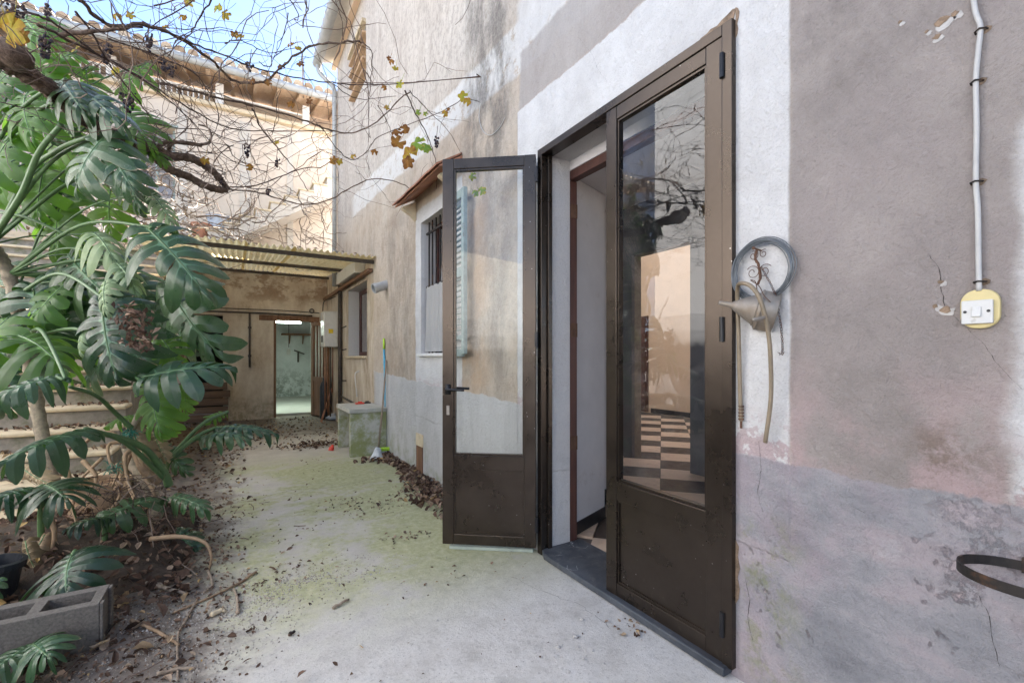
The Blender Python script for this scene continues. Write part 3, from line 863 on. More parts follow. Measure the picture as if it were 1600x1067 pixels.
# marble threshold
mb = MB().prism([(1.585, 1.06, 0.002), (1.93, 1.06, 0.002), (1.93, 2.312, 0.002), (1.66, 2.312, 0.002), (1.615, 2.30, 0.002), (1.585, 2.24, 0.002)], (0, 0, 0.034))
mb.build('threshold', MARBLE, house, bevel=0.006)

# aluminium door frame
mb = MB()
FX0, FX1 = 1.612, 1.690
mb.box(FX0, FX1, DY0, DY0 + 0.042, 0.03, DZ1)
mb.box(FX0, FX1, DY1 - 0.042, DY1, 0.0, DZ1)
mb.box(FX0, FX1, DY0 + 0.0425, DY1 - 0.0425, DZ1 - 0.042, DZ1 - 0.0005)
mb.box(FX0 + 0.045, FX1 - 0.005, DY1 - 0.058, DY1 - 0.0425, 0.02, DZ1 - 0.043)      # rebate for the open leaf
dframe = mb.build('door_frame', ALU, house, bevel=0.002)

def door_leaf(T, W, H, z0, label, glass):
    """local u along the leaf, w through it (outside face at w = 0), z up"""
    S1, RB = 0.072, 0.065
    mb = MB(T)
    D = 0.045
    m = 0.0006
    # stiles and rails with mitred look: stiles run through
    mb.box(0, S1, 0, D, z0, z0 + H)
    mb.box(W - S1, W, 0, D, z0, z0 + H)
    mb.box(S1 + m, W - S1 - m, 0.0012, D - 0.0012, z0 + 0.001, z0 + RB)
    mb.box(S1 + m, W - S1 - m, 0.0012, D - 0.0012, z0 + H - RB, z0 + H - 0.001)
    mb.box(S1 + m, W - S1 - m, 0.0012, D - 0.0012, 0.512, 0.602)
    leaf = mb.build('door', ALU, house, bevel=0.0025)
    leaf['label'] = label
    # glazing beads
    mb = MB(T)
    b = 0.011
    for (ua, ub, za, zb) in ((S1, W - S1, 0.603, z0 + H - RB), (S1, W - S1, z0 + RB, 0.511)):
        mb.box(ua + m, ua + b, 0.008, 0.037, za + m, zb - m)
        mb.box(ub - b, ub - m, 0.008, 0.037, za + m, zb - m)
        mb.box(ua + b + m, ub - b - m, 0.008, 0.037, za + m, za + b)
        mb.box(ua + b + m, ub - b - m, 0.008, 0.037, zb - b, zb - m)
    mb.build('bead', ALU, leaf)
    g = MB(T).add([(S1 + b, 0.022, 0.603 + b), (W - S1 - b, 0.022, 0.603 + b), (W - S1 - b, 0.022, z0 + H - RB - b), (S1 + b, 0.022, z0 + H - RB - b)], [(0, 1, 2, 3)])
    g.build('glass_pane', glass, leaf, fix=False)
    MB(T).box(S1 + b * 0.5, W - S1 - b * 0.5, 0.016, 0.030, z0 + RB + b * 0.5, 0.511 - b * 0.5).build('panel', ALU, leaf)
    return leaf

# closed right-hand leaf: outside face looks towards -x
WR = 0.648
def T_closed(p):
    return Vector((1.617 + p.y, DY0 + 0.044 + p.x, p.z))
right_leaf = door_leaf(T_closed, WR, 2.432, 0.034, 'closed glazed door leaf reflecting the sky and vine', GLASS_R)
MB(T_closed).box(WR + 0.001, WR + 0.012, 0.012, 0.05, 0.05, 2.44).build('meeting_strip', BLACKMETAL, right_leaf)
# left-hand leaf swung wide open on its far hinges
hinge = Vector((1.585, DY1 - 0.022, 0))
od = Vector((-0.785, 0.62, 0)).normalized()
on = Vector((-od.y, od.x, 0))                 # local +w
def T_open(p):
    return hinge + od * p.x + on * (p.y - 0.045) + Vector((0, 0, p.z))
WL = 0.592
left_leaf = door_leaf(T_open, WL, 2.432, 0.040, 'wide open glazed door leaf with black lever handle', GLASS)
hd = MB(T_open)
hu = WL - 0.037
for w0, w1, sgn in ((0.045, 0.052, 1), (-0.007, 0.0, -1)):
    hd.box(hu - 0.016, hu + 0.016, w0, w1, 0.985, 1.050)
    w = 0.0485 + 0.045 if sgn > 0 else -0.0485
    hd.tube([(hu, 0.05 if sgn > 0 else -0.005, 1.018), (hu, w, 1.018)], 0.0085, 10)
    hd.tube(spline([(hu + 0.004, w, 1.018), (hu - 0.03, w + 0.004 * sgn, 1.019), (hu - 0.115, w + 0.002 * sgn, 1.016)], 4), 0.0085, 10)
hd.build('handle', BLACKMETAL, left_leaf, smooth=True)
lk = MB(T_open)
for w0, w1 in ((0.045, 0.050), (-0.005, 0.0)):
    lk.box(hu - 0.010, hu + 0.010, w0, w1, 0.855, 0.915)
lk.build('lock_plate', STEEL, left_leaf, bevel=0.002)
for T, leaf, u in ((T_open, left_leaf, -0.006), (T_closed, right_leaf, -0.004)):
    for zz in (0.14, 1.28, 2.30):
        h = MB(T)
        wz = 0.046 if leaf is left_leaf else -0.008
        h.tube([(u, wz, zz), (u, wz, zz + 0.095)], 0.0095, 10)
        h.box(u, u + 0.013, min(wz, 0.045) if leaf is left_leaf else -0.003, 0.0505 if leaf is left_leaf else -0.0003, zz + 0.004, zz + 0.091)
        h.build('hinge', BLACKMETAL, leaf)

# broken plaster at the frame's top corner and low jamb
def chip(pts_yz, mat, name, x=XW, depth=0.004, rim=None):
    mb = MB()
    mb.prism([(x - depth, y, z) for y, z in pts_yz], (depth * 0.9, 0, 0))
    return mb.build(name, mat, house)
BRK = simple('broken_plaster_core', (0.24, 0.17, 0.115), 0.95, var=0.45, scale=40, bump=1.0, bdist=0.01)
BRKW = simple('broken_gypsum', (0.46, 0.44, 0.42), 0.95, var=0.2, scale=40, bump=0.8)
def ragged(c, ry, rz, n=14, j=0.35, seed=0):
    r = random.Random(seed)
    return [(c[0] + ry * cos(2 * pi * i / n) * r.uniform(1 - j, 1 + j), c[1] + rz * sin(2 * pi * i / n) * r.uniform(1 - j, 1 + j)) for i in range(n)]
chip([(1.052, 2.511), (1.21, 2.511), (1.195, 2.528), (1.165, 2.530), (1.15, 2.538), (1.12, 2.533), (1.10, 2.543), (1.075, 2.549), (1.055, 2.556), (1.043, 2.552)], BRK, 'broken_plaster')
chip([(1.0425, 2.556), (1.0425, 2.44), (1.036, 2.452), (1.033, 2.47), (1.037, 2.49), (1.031, 2.51), (1.028, 2.53), (1.034, 2.548)], BRK, 'broken_plaster')
chip([(1.0425, 0.52), (1.0425, 0.28), (1.032, 0.30), (1.027, 0.34), (1.035, 0.38), (1.026, 0.42), (1.034, 0.46), (1.030, 0.50)], BRK, 'broken_plaster')
chip([(1.46, 2.511), (1.56, 2.511), (1.54, 2.520), (1.52, 2.516), (1.50, 2.524), (1.48, 2.515)], BRK, 'broken_plaster')
def chip_px(px, py, r, seed, mat=BRK):
    p = on_x(px, py, XW)
    s = p.length
    dx, dy = ray(px)
    t = XW / dx
    chip(ragged((p.y, p.z), r * t / FPX * 0.8, r * t / FPX * 0.7, 12, 0.4, seed), mat, 'plaster_chip', depth=0.0015)
for i, (px_, py_, r_) in enumerate(((1472, 33, 12), (1492, 22, 7), (1464, 58, 7), (1406, 35, 4), (1448, 50, 4), (1470, 441, 5), (1478, 484, 10), (1462, 478, 6))):
    chip_px(px_ + 4, py_ + 3, r_ * 1.1, 50 + i, BRKW)
    chip(ragged(tuple(on_x(px_, py_, XW))[1:], r_ * 0.0011, r_ * 0.0009, 10, 0.4, i), BRK, 'plaster_hole', depth=0.003)
# crack running down from the chips
CRACK = simple('crack_shadow', (0.03, 0.024, 0.02), 1.0, bump=0)
def crack(pxs, w):
    pts = [on_x(px_, py_, XW) for px_, py_ in pxs]
    out = []
    for a, b in zip(pts, pts[1:]):
        n = max(2, int((b - a).length / 0.012))
        for i in range(n):
            q = a.lerp(b, i / n)
            out.append(Vector((XW - 0.0012, q.y + R.uniform(-0.002, 0.002), q.z + R.uniform(-0.002, 0.002))))
    out.append(pts[-1])
    mb = MB()
    for i in range(len(out) - 1):
        a, b = out[i], out[i + 1]
        wa, wb = (w * (0.4 + R.random()) for _ in (0, 1))
        mb.add([a + Vector((0, wa / 2, wa / 2)), a - Vector((0, wa / 2, wa / 2)), b - Vector((0, wb / 2, wb / 2)), b + Vector((0, wb / 2, wb / 2))], [(0, 1, 2, 3)])
    mb.build('crack', CRACK, house, fix=False)
crack([(1452, 398), (1470, 425), (1471, 450), (1477, 478), (1500, 504), (1532, 532), (1545, 548), (1560, 570), (1575, 585), (1597, 608)], 0.0016)

crack([(1186, 690), (1190, 730), (1184, 770), (1192, 800)], 0.0010)
crack([(1500, 905), (1530, 930), (1545, 960), (1550, 1000), (1562, 1040)], 0.0014)
crack([(1165, 905), (1172, 935), (1168, 965), (1176, 1000)], 0.0016)
crack([(905, 60), (925, 85), (935, 110), (950, 130)], 0.0012)
crack([(1300, 760), (1330, 790), (1350, 800), (1380, 830)], 0.0009)
crack([(640, 330), (632, 380), (636, 420), (628, 470)], 0.0018)

# barred window with white surround
w1 = MB()
w1.box(1.80, 1.835, 3.752, 3.80, 1.262, 2.598); w1.box(1.80, 1.835, 4.45, 4.498, 1.262, 2.598)
w1.box(1.80, 1.835, 3.8005, 4.4495, 1.262, 1.31); w1.box(1.80, 1.835, 3.8005, 4.4495, 2.55, 2.598)
w1.box(1.802, 1.833, 4.10, 4.15, 1.3105, 2.5495)
win = w1.build('window', DARKWOOD, house)
MB().add([(1.82, 3.80, 1.31), (1.82, 4.45, 1.31), (1.82, 4.45, 2.55), (1.82, 3.80, 2.55)], [(0, 1, 2, 3)]).build('pane', GLASS2, win, fix=False)
MB().box(XW - 0.035, 1.80, 3.71, 4.54, 1.228, 1.2585).build('sill', WHITEW, win, bevel=0.006)
for yy in (3.84, 3.94, 4.04, 4.14, 4.24, 4.34, 4.43):
    MB().tube([(1.70, yy, 1.255), (1.70, yy, 2.605)], 0.0085, 8).build('bar', IRON, win, smooth=True)
for zz in (1.34, 1.93, 2.48):
    MB().box(1.69, 1.695 + 0.012, 3.755, 4.495, zz, zz + 0.02).build('crossbar', IRON, win)
m = Mat('thin_white_curtain')
CURTAIN = m.done(m.n('MixShader', {0: 0.5, 1: m.n('BsdfDiffuse', {'Color': (0.72, 0.72, 0.70, 1)}).outputs[0], 2: m.n('BsdfTranslucent', {'Color': (0.75, 0.75, 0.73, 1)}).outputs[0]}).outputs[0])
cb = MB()
n = 70
vv, ff = [], []
for i in range(n + 1):
    y_ = 3.77 + 0.70 * i / n
    for j in range(9):
        s = j / 8
        yy = 4.12 + (y_ - 4.12) * (0.92 + 0.10 * s)
        vv.append((1.668 + 0.010 * sin(i * 1.1) * (0.3 + s * 0.7) + 0.006 * sin(i * 0.37 + 1), yy, 1.93 - (1.93 - 1.275) * s + 0.006 * sin(i * 0.5) * (s < 0.1)))
for i in range(n):
    for j in range(8):
        ff.append((i * 9 + j, (i + 1) * 9 + j, (i + 1) * 9 + j + 1, i * 9 + j + 1))
cb.add(vv, ff).build('curtain', CURTAIN, win, smooth=True, fix=False)
# the shutter standing open towards the camera
sh_h = Vector((XW - 0.045, 3.69, 0))
sd = Vector((-0.03, -0.999, 0)).normalized()
sn = Vector((sd.y, -sd.x, 0))
def T_sh(p):
    return sh_h + sd * p.x + sn * p.y + Vector((0, 0, p.z))
SW = 0.41
mb = MB(T_sh)
SZ0, SZ1 = 1.225, 2.575
mb.box(0, 0.05, 0, 0.035, SZ0, SZ1); mb.box(SW - 0.05, SW, 0, 0.035, SZ0 + 0.02, SZ1)
for a, b in ((SZ0, SZ0 + 0.06), (1.36, 1.40), (1.87, 1.95), (SZ1 - 0.07, SZ1)):
    mb.box(0.0505, SW - 0.0505, 0.002, 0.033, a + 0.001, b - 0.001)
shut = mb.build('shutter', SHUT, house, bevel=0.003)
shut['label'] = 'faded grey green louvred shutter standing open against the wall'
zz = SZ0 + 0.075
while zz < SZ1 - 0.09:
    if not (1.345 < zz < 1.405 or 1.855 < zz < 1.955):
        b = MB(T_sh)
        b.bar((0.051, 0.0175, zz), (SW - 0.051, 0.0175, zz + R.uniform(-0.003, 0.003)), 0.030, 0.006, up=(sn * 0.64 + Vector((0, 0, 0.77))))
        b.v = b.v
        b.build('slat', SHUT, shut)
    zz += 0.046
# little tiled hood over the window
hb = MB()
hb.prism([(XW + 0.01, 3.50, 2.93), (XW - 0.205, 3.50, 2.80), (XW - 0.205, 3.50, 2.785), (XW + 0.01, 3.50, 2.905)], (0, 1.22, 0))
hood = hb.build('window_hood', TERRA, house)
nt_ = 6
for i in range(nt_):
    ya = 3.495 + i * 1.23 / nt_
    b = MB()
    b.prism([(XW - 0.005, ya, 2.945 + 0.004 * (i % 2)), (XW - 0.235, ya, 2.808 + 0.004 * (i % 2)), (XW - 0.235, ya, 2.792 + 0.004 * (i % 2)), (XW - 0.005, ya, 2.930 + 0.004 * (i % 2))], (0, 1.23 / nt_ - 0.008, 0))
    b.build('tile', TERRA, hood)
for yy in (3.62, 4.63):
    b = MB().prism([(XW - 0.001, yy, 2.86), (XW - 0.15, yy, 2.785), (XW - 0.15, yy, 2.765), (XW - 0.05, yy, 2.71), (XW - 0.001, yy, 2.66)], (0, 0.07, 0))
    b.build('bracket', CREAM, hood, bevel=0.006)
# window under the lean-to: dark frame deep in its reveal, shutter box above
wb = MB()
wb.box(1.852, 1.885, 6.86, 6.93, 1.245, 2.355); wb.box(1.852, 1.885, 8.12, 8.195, 1.245, 2.355)
wb.box(1.852, 1.885, 6.9305, 8.1195, 1.245, 1.31); wb.box(1.852, 1.885, 6.9305, 8.1195, 2.29, 2.355)
win2 = wb.build('window', DARKWOOD, house)
MB().add([(1.87, 6.93, 1.31), (1.87, 8.12, 1.31), (1.87, 8.12, 2.29), (1.87, 6.93, 2.29)], [(0, 1, 2, 3)]).build('pane', GLASS2, win2, fix=False)
MB().box(1.60, 1.85, 6.78, 8.26, 1.205, 1.2385).build('sill', CREAM, win2, bevel=0.006)
mb = MB()
mb.box(1.50, 1.655, 6.95, 8.35, 2.47, 2.66)
mb.build('shutter_box', WHITEP, house, bevel=0.012)
# upper window under the eaves with clay bars
ub = MB()
ub.box(1.72, 1.76, 6.905, 6.95, 5.355, 6.145); ub.box(1.72, 1.76, 7.77, 7.815, 5.355, 6.145)
uw = ub.build('window', OLDWOOD, house)
MB().add([(1.80, 6.9, 5.35), (1.80, 7.82, 5.35), (1.80, 7.82, 6.15), (1.80, 6.9, 6.15)], [(0, 1, 2, 3)]).build('pane', GLASS2, uw, fix=False)
for i in range(4):
    MB().box(1.60, 1.72, 6.88, 7.84, 5.45 + i * 0.19, 5.475 + i * 0.19).build('clay_bar', TERRA2, uw)
MB().box(1.585, 1.665, 6.84, 7.88, 6.152, 6.20).build('lintel', CREAM, uw)
# eaves, gutter, downpipe
eb = MB()
eb.prism([(1.34, -9.0, 6.80), (1.95, -9.0, 7.002), (1.95, -9.0, 7.083), (1.34, -9.0, 6.87)], (0, 18.3, 0))
for ya_, yl_ in ((-9.0, 13.2), (8.2, 1.1)):  # unseen gap left between the stretches to bring daylight into the rooms
    eb.prism([(1.951, ya_, 7.002), (3.0, ya_, 7.35), (3.0, ya_, 7.45), (1.951, ya_, 7.083)], (0, yl_, 0))
    eb.prism([(3.001, ya_, 7.35), (4.5, ya_, 6.80), (4.5, ya_, 6.88), (3.001, ya_, 7.45)], (0, yl_, 0))
eaves = eb.build('roof', PALEST, house)
rb = MB()
for i in range(92):
    yy = -8.9 + i * 0.2
    if yy < 3: continue
    rb.tube([(1.30, yy, 6.90), (1.75, yy, 7.045)], [0.085, 0.08], 8)
o = rb.build('eaves_tiles', TERRA2, eaves); o['kind'] = 'stuff'
MB().box(1.58, 1.655, -9.0, 9.28, 6.73, 6.795).build('eaves_board', SOFFIT, house)
gut = MB()
gut.lathe([(0.085, 0), (0.085, 18.35)], (1.325, -9.05, 6.775), (0, 1, 0), 14)
gt = gut.build('gutter', ZINCP, house, smooth=True)
for yy in (5.4, 6.6, 7.8, 8.9):
    MB().lathe([(0.088, 0), (0.090, 0.006), (0.090, 0.03), (0.088, 0.036)], (1.325, yy, 6.775), (0, 1, 0), 14).build('joint_band', PIPEM, gt)
dp = MB()
dp.tube(spline([(1.325, 9.20, 6.74), (1.36, 9.18, 6.55), (1.585, 9.10, 6.30), (1.60, 9.08, 6.0)], 6) + [Vector((1.60, 9.08, 2.55))], 0.042, 10)
dpo = dp.build('downpipe', ZINCP, house, smooth=True)
for zz in (3.2, 4.6, 5.7):
    MB().lathe([(0.043, 0), (0.049, 0.003), (0.049, 0.03), (0.043, 0.033)], (1.60, 9.08, zz), (0, 0, 1), 12).build('pipe_clip', PIPEM, dpo)
# PVC vent stub
vb = MB()
vc = on_x(604, 446, XW)
vb.lathe([(0.058, -0.06), (0.058, 0.12), (0.064, 0.12), (0.064, 0.16), (0.050, 0.16), (0.050, -0.05)], vc + Vector((-0.02, 0, 0)), (-0.9, -0.1, -0.35), 18)
vb.build('vent_stub', PIPEM, house, smooth=False)
# small patch tile low on the wall
b = MB()
c0, c1 = on_x(652, 695, XW), on_x(661, 732, XW)
b.box(XW - 0.012, XW + 0.01, min(c0.y, c1.y), max(c0.y, c1.y), 0.01, c0.z)
b.build('wall_stub', OLDWOOD, house)
b = MB().box(XW - 0.008, XW + 0.01, min(c0.y, c1.y) - 0.01, max(c0.y, c1.y) + 0.02, c0.z + 0.002, c0.z + 0.13)
b.build('plaster_patch', CREAM, house)

# ================================================================== OUTHOUSE AT THE END OF THE COURTYARD
YB = 10.25
outh = thing('outhouse', (0.4, YB, 0), 'low stained outhouse with open doorway at the far end of the courtyard', 'outhouse')
mb = MB()
mb.panel('y', YB, YB + 0.28, -1.0, 1.655, -0.04, 2.95, [(0.66, 1.39, 0.0, 1.97), (-0.78, -0.20, 0.0, 2.02)])
mb.build('wall', OUTP, outh)
mb = MB()
mb.panel('x', 2.4, 2.5, YB + 0.285, 15.0, 0.0, 2.9)
mb.panel('x', -0.16, -0.10, YB + 0.285, 15.0, 0.0, 2.9)
mb.panel('y', 15.0, 15.1, -0.16, 2.5, 0.0, 2.9)
mb.build('back_room_wall', BACKW, outh)
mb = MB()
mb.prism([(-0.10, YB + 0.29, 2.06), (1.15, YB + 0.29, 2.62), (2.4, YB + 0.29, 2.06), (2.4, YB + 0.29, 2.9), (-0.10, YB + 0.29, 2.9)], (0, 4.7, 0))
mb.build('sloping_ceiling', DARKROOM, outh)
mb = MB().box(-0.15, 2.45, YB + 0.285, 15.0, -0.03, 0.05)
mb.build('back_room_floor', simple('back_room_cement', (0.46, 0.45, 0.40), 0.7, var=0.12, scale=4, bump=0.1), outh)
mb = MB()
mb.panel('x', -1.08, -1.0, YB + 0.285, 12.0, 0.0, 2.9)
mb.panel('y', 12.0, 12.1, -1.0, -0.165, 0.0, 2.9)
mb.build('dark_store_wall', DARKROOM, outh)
MB().box(-1.06, 2.5, YB - 0.03, 15.1, 2.955, 3.06).build('roof_slab', RISER, outh)
mb = MB()
mb.box(0.655, 0.70, YB - 0.012, YB + 0.06, 0.01, 1.95); mb.box(1.35, 1.395, YB - 0.012, YB + 0.06, 0.01, 1.95)
mb.box(0.40, 1.50, YB - 0.03, YB + 0.05, 1.951, 2.055)
mb.build('doorway_frame', OLDWOOD, outh, bevel=0.004)
# its half-glazed door leaf, swung open into the yard
dh = Vector((1.385, YB - 0.03, 0)); dd = Vector((0.26, -0.80, 0)).normalized(); dn_ = Vector((dd.y, -dd.x, 0))
def T_d(p):
    return dh + dd * p.x + dn_ * p.y + Vector((0, 0, p.z))
mb = MB(T_d)
mb.box(0, 0.08, 0, 0.04, 0.03, 1.93); mb.box(0.60, 0.68, 0, 0.04, 0.03, 1.93)
for a, b in ((0.03, 0.15), (0.74, 0.82), (1.86, 1.93)):
    mb.box(0.0805, 0.5995, 0.002, 0.038, a, b)
bdoor = mb.build('door', OLDWOOD, outh, bevel=0.003)
MB(T_d).box(0.08, 0.60, 0.012, 0.028, 0.15, 0.74).build('door_panel', OLDWOOD, bdoor)
for u in (0.20, 0.33, 0.46):
    MB(T_d).box(u, u + 0.022, 0.006, 0.034, 0.8205, 1.8595).build('glazing_bar', OLDWOOD, bdoor)
MB(T_d).add([(0.08, 0.02, 0.82), (0.60, 0.02, 0.82), (0.60, 0.02, 1.86), (0.08, 0.02, 1.86)], [(0, 1, 2, 3)]).build('glass_pane', GLASS2, bdoor, fix=False)
# lit tube lamp, shelf, bracket in the back room
tb = thing('fluorescent_lamp', (0.95, 11.6, 2.06), 'lit fluorescent tube lamp at the top of the outhouse doorway', 'lamp')
pa, pb_ = on_y(430, 505, 11.6), on_y(470, 501, 11.6)
pa.z = pb_.z = 2.02
MB().tube([pa, pb_], 0.022, 10).build('tube', TUBE, tb)
MB().box(pa.x - 0.05, pb_.x + 0.05, 11.57, 11.63, 2.046, 2.11).build('lamp_body', WHITEP, tb)
lam = bpy.data.lights.new('tube_light', 'AREA')
lam.shape = 'RECTANGLE'; lam.size = 0.7; lam.size_y = 0.06; lam.energy = 7; lam.color = (0.78, 1.0, 0.88)
lo = bpy.data.objects.new('tube_light', lam); COL.objects.link(lo)
lo.location = (0.95 - 0.95, 0, -0.05); lo.parent = tb
sa, sb = on_y(441, 523, 14.6), on_y(486, 522, 14.6)
sh = thing('wall_shelf', (1.2, 14.9, sa.z), 'wooden shelf on the white back wall inside the outhouse', 'shelf')
MB().box(sa.x, sb.x, 14.66, 14.97, sa.z, sa.z + 0.05).build('board', OLDWOOD, sh)
for xx in (sa.x + 0.2, sb.x - 0.2):
    MB().prism([(xx, 14.97, sa.z), (xx, 14.70, sa.z), (xx, 14.97, sa.z - 0.25)], (0.03, 0, 0)).build('bracket', OLDWOOD, sh)
wk = thing('wall_tap', tuple(on_y(466, 556, 14.97)), 'dark old tap on the back wall inside the outhouse', 'tap')
p = on_y(466, 550, 14.95)
MB().tube(spline([p + Vector((0, 0.05, 0)), p + Vector((0, -0.1, 0)), p + Vector((-0.02, -0.18, -0.03)), p + Vector((-0.02, -0.18, -0.3))], 5), 0.025, 8).tube([p + Vector((-0.12, -0.06, 0.05)), p + Vector((0.16, -0.06, -0.06))], 0.02, 6).build('spout', DARKPIPE, wk)
p = on_y(451, 548, 14.97)
pc = thing('pull_switch', tuple(p), 'white pull switch hanging by a cord on the back wall inside the outhouse', 'switch')
MB().tube([p + Vector((0, -0.03, 0.10)), p + Vector((0, -0.03, 0.85))], 0.008, 5).build('cord', DARKPIPE, pc)
MB().box(p.x - 0.05, p.x + 0.05, p.y - 0.06, p.y, p.z - 0.12, p.z + 0.06).build('body', WHITEP, pc, bevel=0.01)

# planks closing the lower half of the dark store
bar_t = thing('plank_barrier', (-0.48, YB - 0.06, 0), 'stacked brown planks across the dark store opening behind the big plant', 'planks')
for i in range(5):
    z0 = 0.02 + i * 0.148
    b = MB().box(-0.93 + R.uniform(-0.03, 0.03), -0.12 + R.uniform(-0.05, 0.04), YB - 0.075 - R.uniform(0, 0.012), YB - 0.03, z0, z0 + 0.128 + R.uniform(-0.01, 0.012))
    o = b.build('plank', PLANK, bar_t, bevel=0.004)
b = MB().box(-0.86, -0.80, YB - 0.025, YB + 0.02, 0.0, 2.0)
b.build('post', OLDWOOD, bar_t)

# pipes and box on the far walls
pp = thing('lintel_pipe', (0.4, YB, 2.1), 'long rusty pipe running across the outhouse wall above its doorway', 'pipe')
z1 = on_y(420, 491, YB).z
MB().tube([(-0.95, YB - 0.045, z1 + 0.0), (0.5, YB - 0.045, z1 + 0.012), (1.36, YB - 0.045, z1 - 0.0)], 0.016, 8).tube([(-0.95, YB - 0.03, z1 + 0.07), (1.0, YB - 0.03, z1 + 0.085), (1.5, YB - 0.03, z1 + 0.065)], 0.009, 6).build('pipe', DARKPIPE, pp, smooth=True)
x2 = on_y(390, 500, YB).x
MB().tube([(x2, YB - 0.035, z1), (x2, YB - 0.035, z1 - 1.05)], 0.018, 8).build('drop_pipe', DARKPIPE, pp, smooth=True)
for zz in (z1 - 0.3, z1 - 0.85):
    MB().lathe([(0.02, 0), (0.03, 0.004), (0.03, 0.04), (0.02, 0.044)], (x2, YB - 0.035, zz), (0, 0, 1), 10).build('collar', DARKPIPE, pp)
MB().lathe([(0.05, 0), (0.05, 0.02), (0.03, 0.03)], on_y(487, 486, YB - 0.01), (0, -1, 0), 14).build('junction_disc', DARKPIPE, pp)

ht = thing('water_heater', (1.50, 9.15, 1.4), 'white gas water heater with yellow sticker on the wall by the outhouse door', 'water heater')
hx0, hx1, hy0, hy1, hz0, hz1 = 1.39, 1.635, 8.93, 9.33, 1.41, 2.07
MB().box(hx0, hx1, hy0, hy1, hz0, hz1).build('casing', WHITEP, ht, bevel=0.015)
MB().box(1.47, 1.55, hy0 - 0.004, hy0 - 0.001, 1.66, 1.74).build('sticker', YELL, ht)
MB().box(hx0 - 0.006, hx0 - 0.001, hy0 + 0.1, hy1 - 0.1, 1.5, 1.62).build('control_panel', DARKPIPE, ht)
for i, (dx_, zl, mt) in enumerate(((0.03, 0.25, COPPER), (0.08, 0.2, COPPER), (0.14, 0.1, DARKPIPE), (0.19, 0.55, COPPER))):
    MB().tube([(hx0 + dx_, 9.0 + 0.05 * i, hz0 + 0.01), (hx0 + dx_, 9.0 + 0.05 * i, zl)], 0.012, 7).build('pipe', mt, ht, smooth=True)
MB().tube(spline([(1.60, 8.95, 2.35), (1.50, 8.97, 2.30), (1.40, 9.0, 2.24), (1.38, 9.0, 2.07)], 5), 0.010, 6).build('cable', DARKPIPE, ht)
dpz = thing('soil_pipe', (1.61, 8.35, 0), 'tall dark stained drainpipe beside the water heater', 'pipe')
MB().tube([(1.612, 8.62, 0.0), (1.612, 8.62, 2.72)], 0.036, 10).build('pipe', DARKPIPE, dpz, smooth=True)
for zz in (0.8, 1.35, 1.75):
    MB().tube([(1.612, 8.62, zz), (1.655, 8.62, zz), (1.655, 8.30, zz + 0.01)], 0.012, 6).build('bracket', DARKPIPE, dpz)
lp = thing('low_water_pipes', (1.6, 7.6, 0.4), 'bent dark water pipes low on the wall behind the concrete table', 'pipes')
for zz, mt in ((0.50, DARKPIPE), (0.40, DARKPIPE)):
    MB().tube(spline([(1.62, 8.55, zz + 0.02), (1.615, 7.9, zz), (1.61, 7.35, zz - 0.03), (1.56, 7.25, zz - 0.05), (1.54, 7.22, zz - 0.02)], 4), 0.018, 8).build('pipe', mt, lp, smooth=True)
tp = thing('wall_lever', (1.6, 7.3, 0.8), 'small white lever handle on the stained wall below the shuttered window', 'lever')
p = on_x(561, 592, 1.655)
MB().tube(spline([p + Vector((0, 0, 0.12)), p + Vector((-0.05, 0, 0.10)), p + Vector((-0.06, 0, 0.02)), p + Vector((-0.03, 0, -0.28))], 5), 0.010, 6).build('lever', WHITEP, tp)
gb_ = thing('gas_bottle', (1.45, 9.65, 0), 'tall dark bottle standing in the corner beside the outhouse door', 'bottle')
MB().lathe([(0.0, 0), (0.075, 0.0), (0.08, 0.02), (0.08, 0.62), (0.06, 0.70), (0.03, 0.74), (0.03, 0.80), (0, 0.80)], (1.50, 9.62, 0.012), (0, 0, 1), 18).build('bottle', NAVYP, gb_, smooth=True)
p = on_z(521, 656)
rg = thing('rag_bundle', tuple(p), 'crumpled grey blue rag on the ground beside the outhouse door', 'rag')
b = MB()
b.lathe([(0.0, 0), (0.10, 0.01), (0.13, 0.05), (0.09, 0.10), (0.03, 0.13), (0, 0.13)], p, (0, 0, 1), 14)
b.v = [q + Vector((mnoise.noise(q * 14), mnoise.noise(q * 14 + Vector((5, 0, 0))), 0)) * 0.05 for q in b.v]
b.build('rag', GREYPOT, rg, smooth=True)
brm = thing('hand_brush', (1.35, 9.3, 0.3), 'short reddish brown stick leaning in the corner beside the outhouse door', 'brush')
MB().tube([(1.36, 9.05, 0.02), (1.58, 9.25, 0.62)], 0.018, 8).build('handle', TERRA, brm)

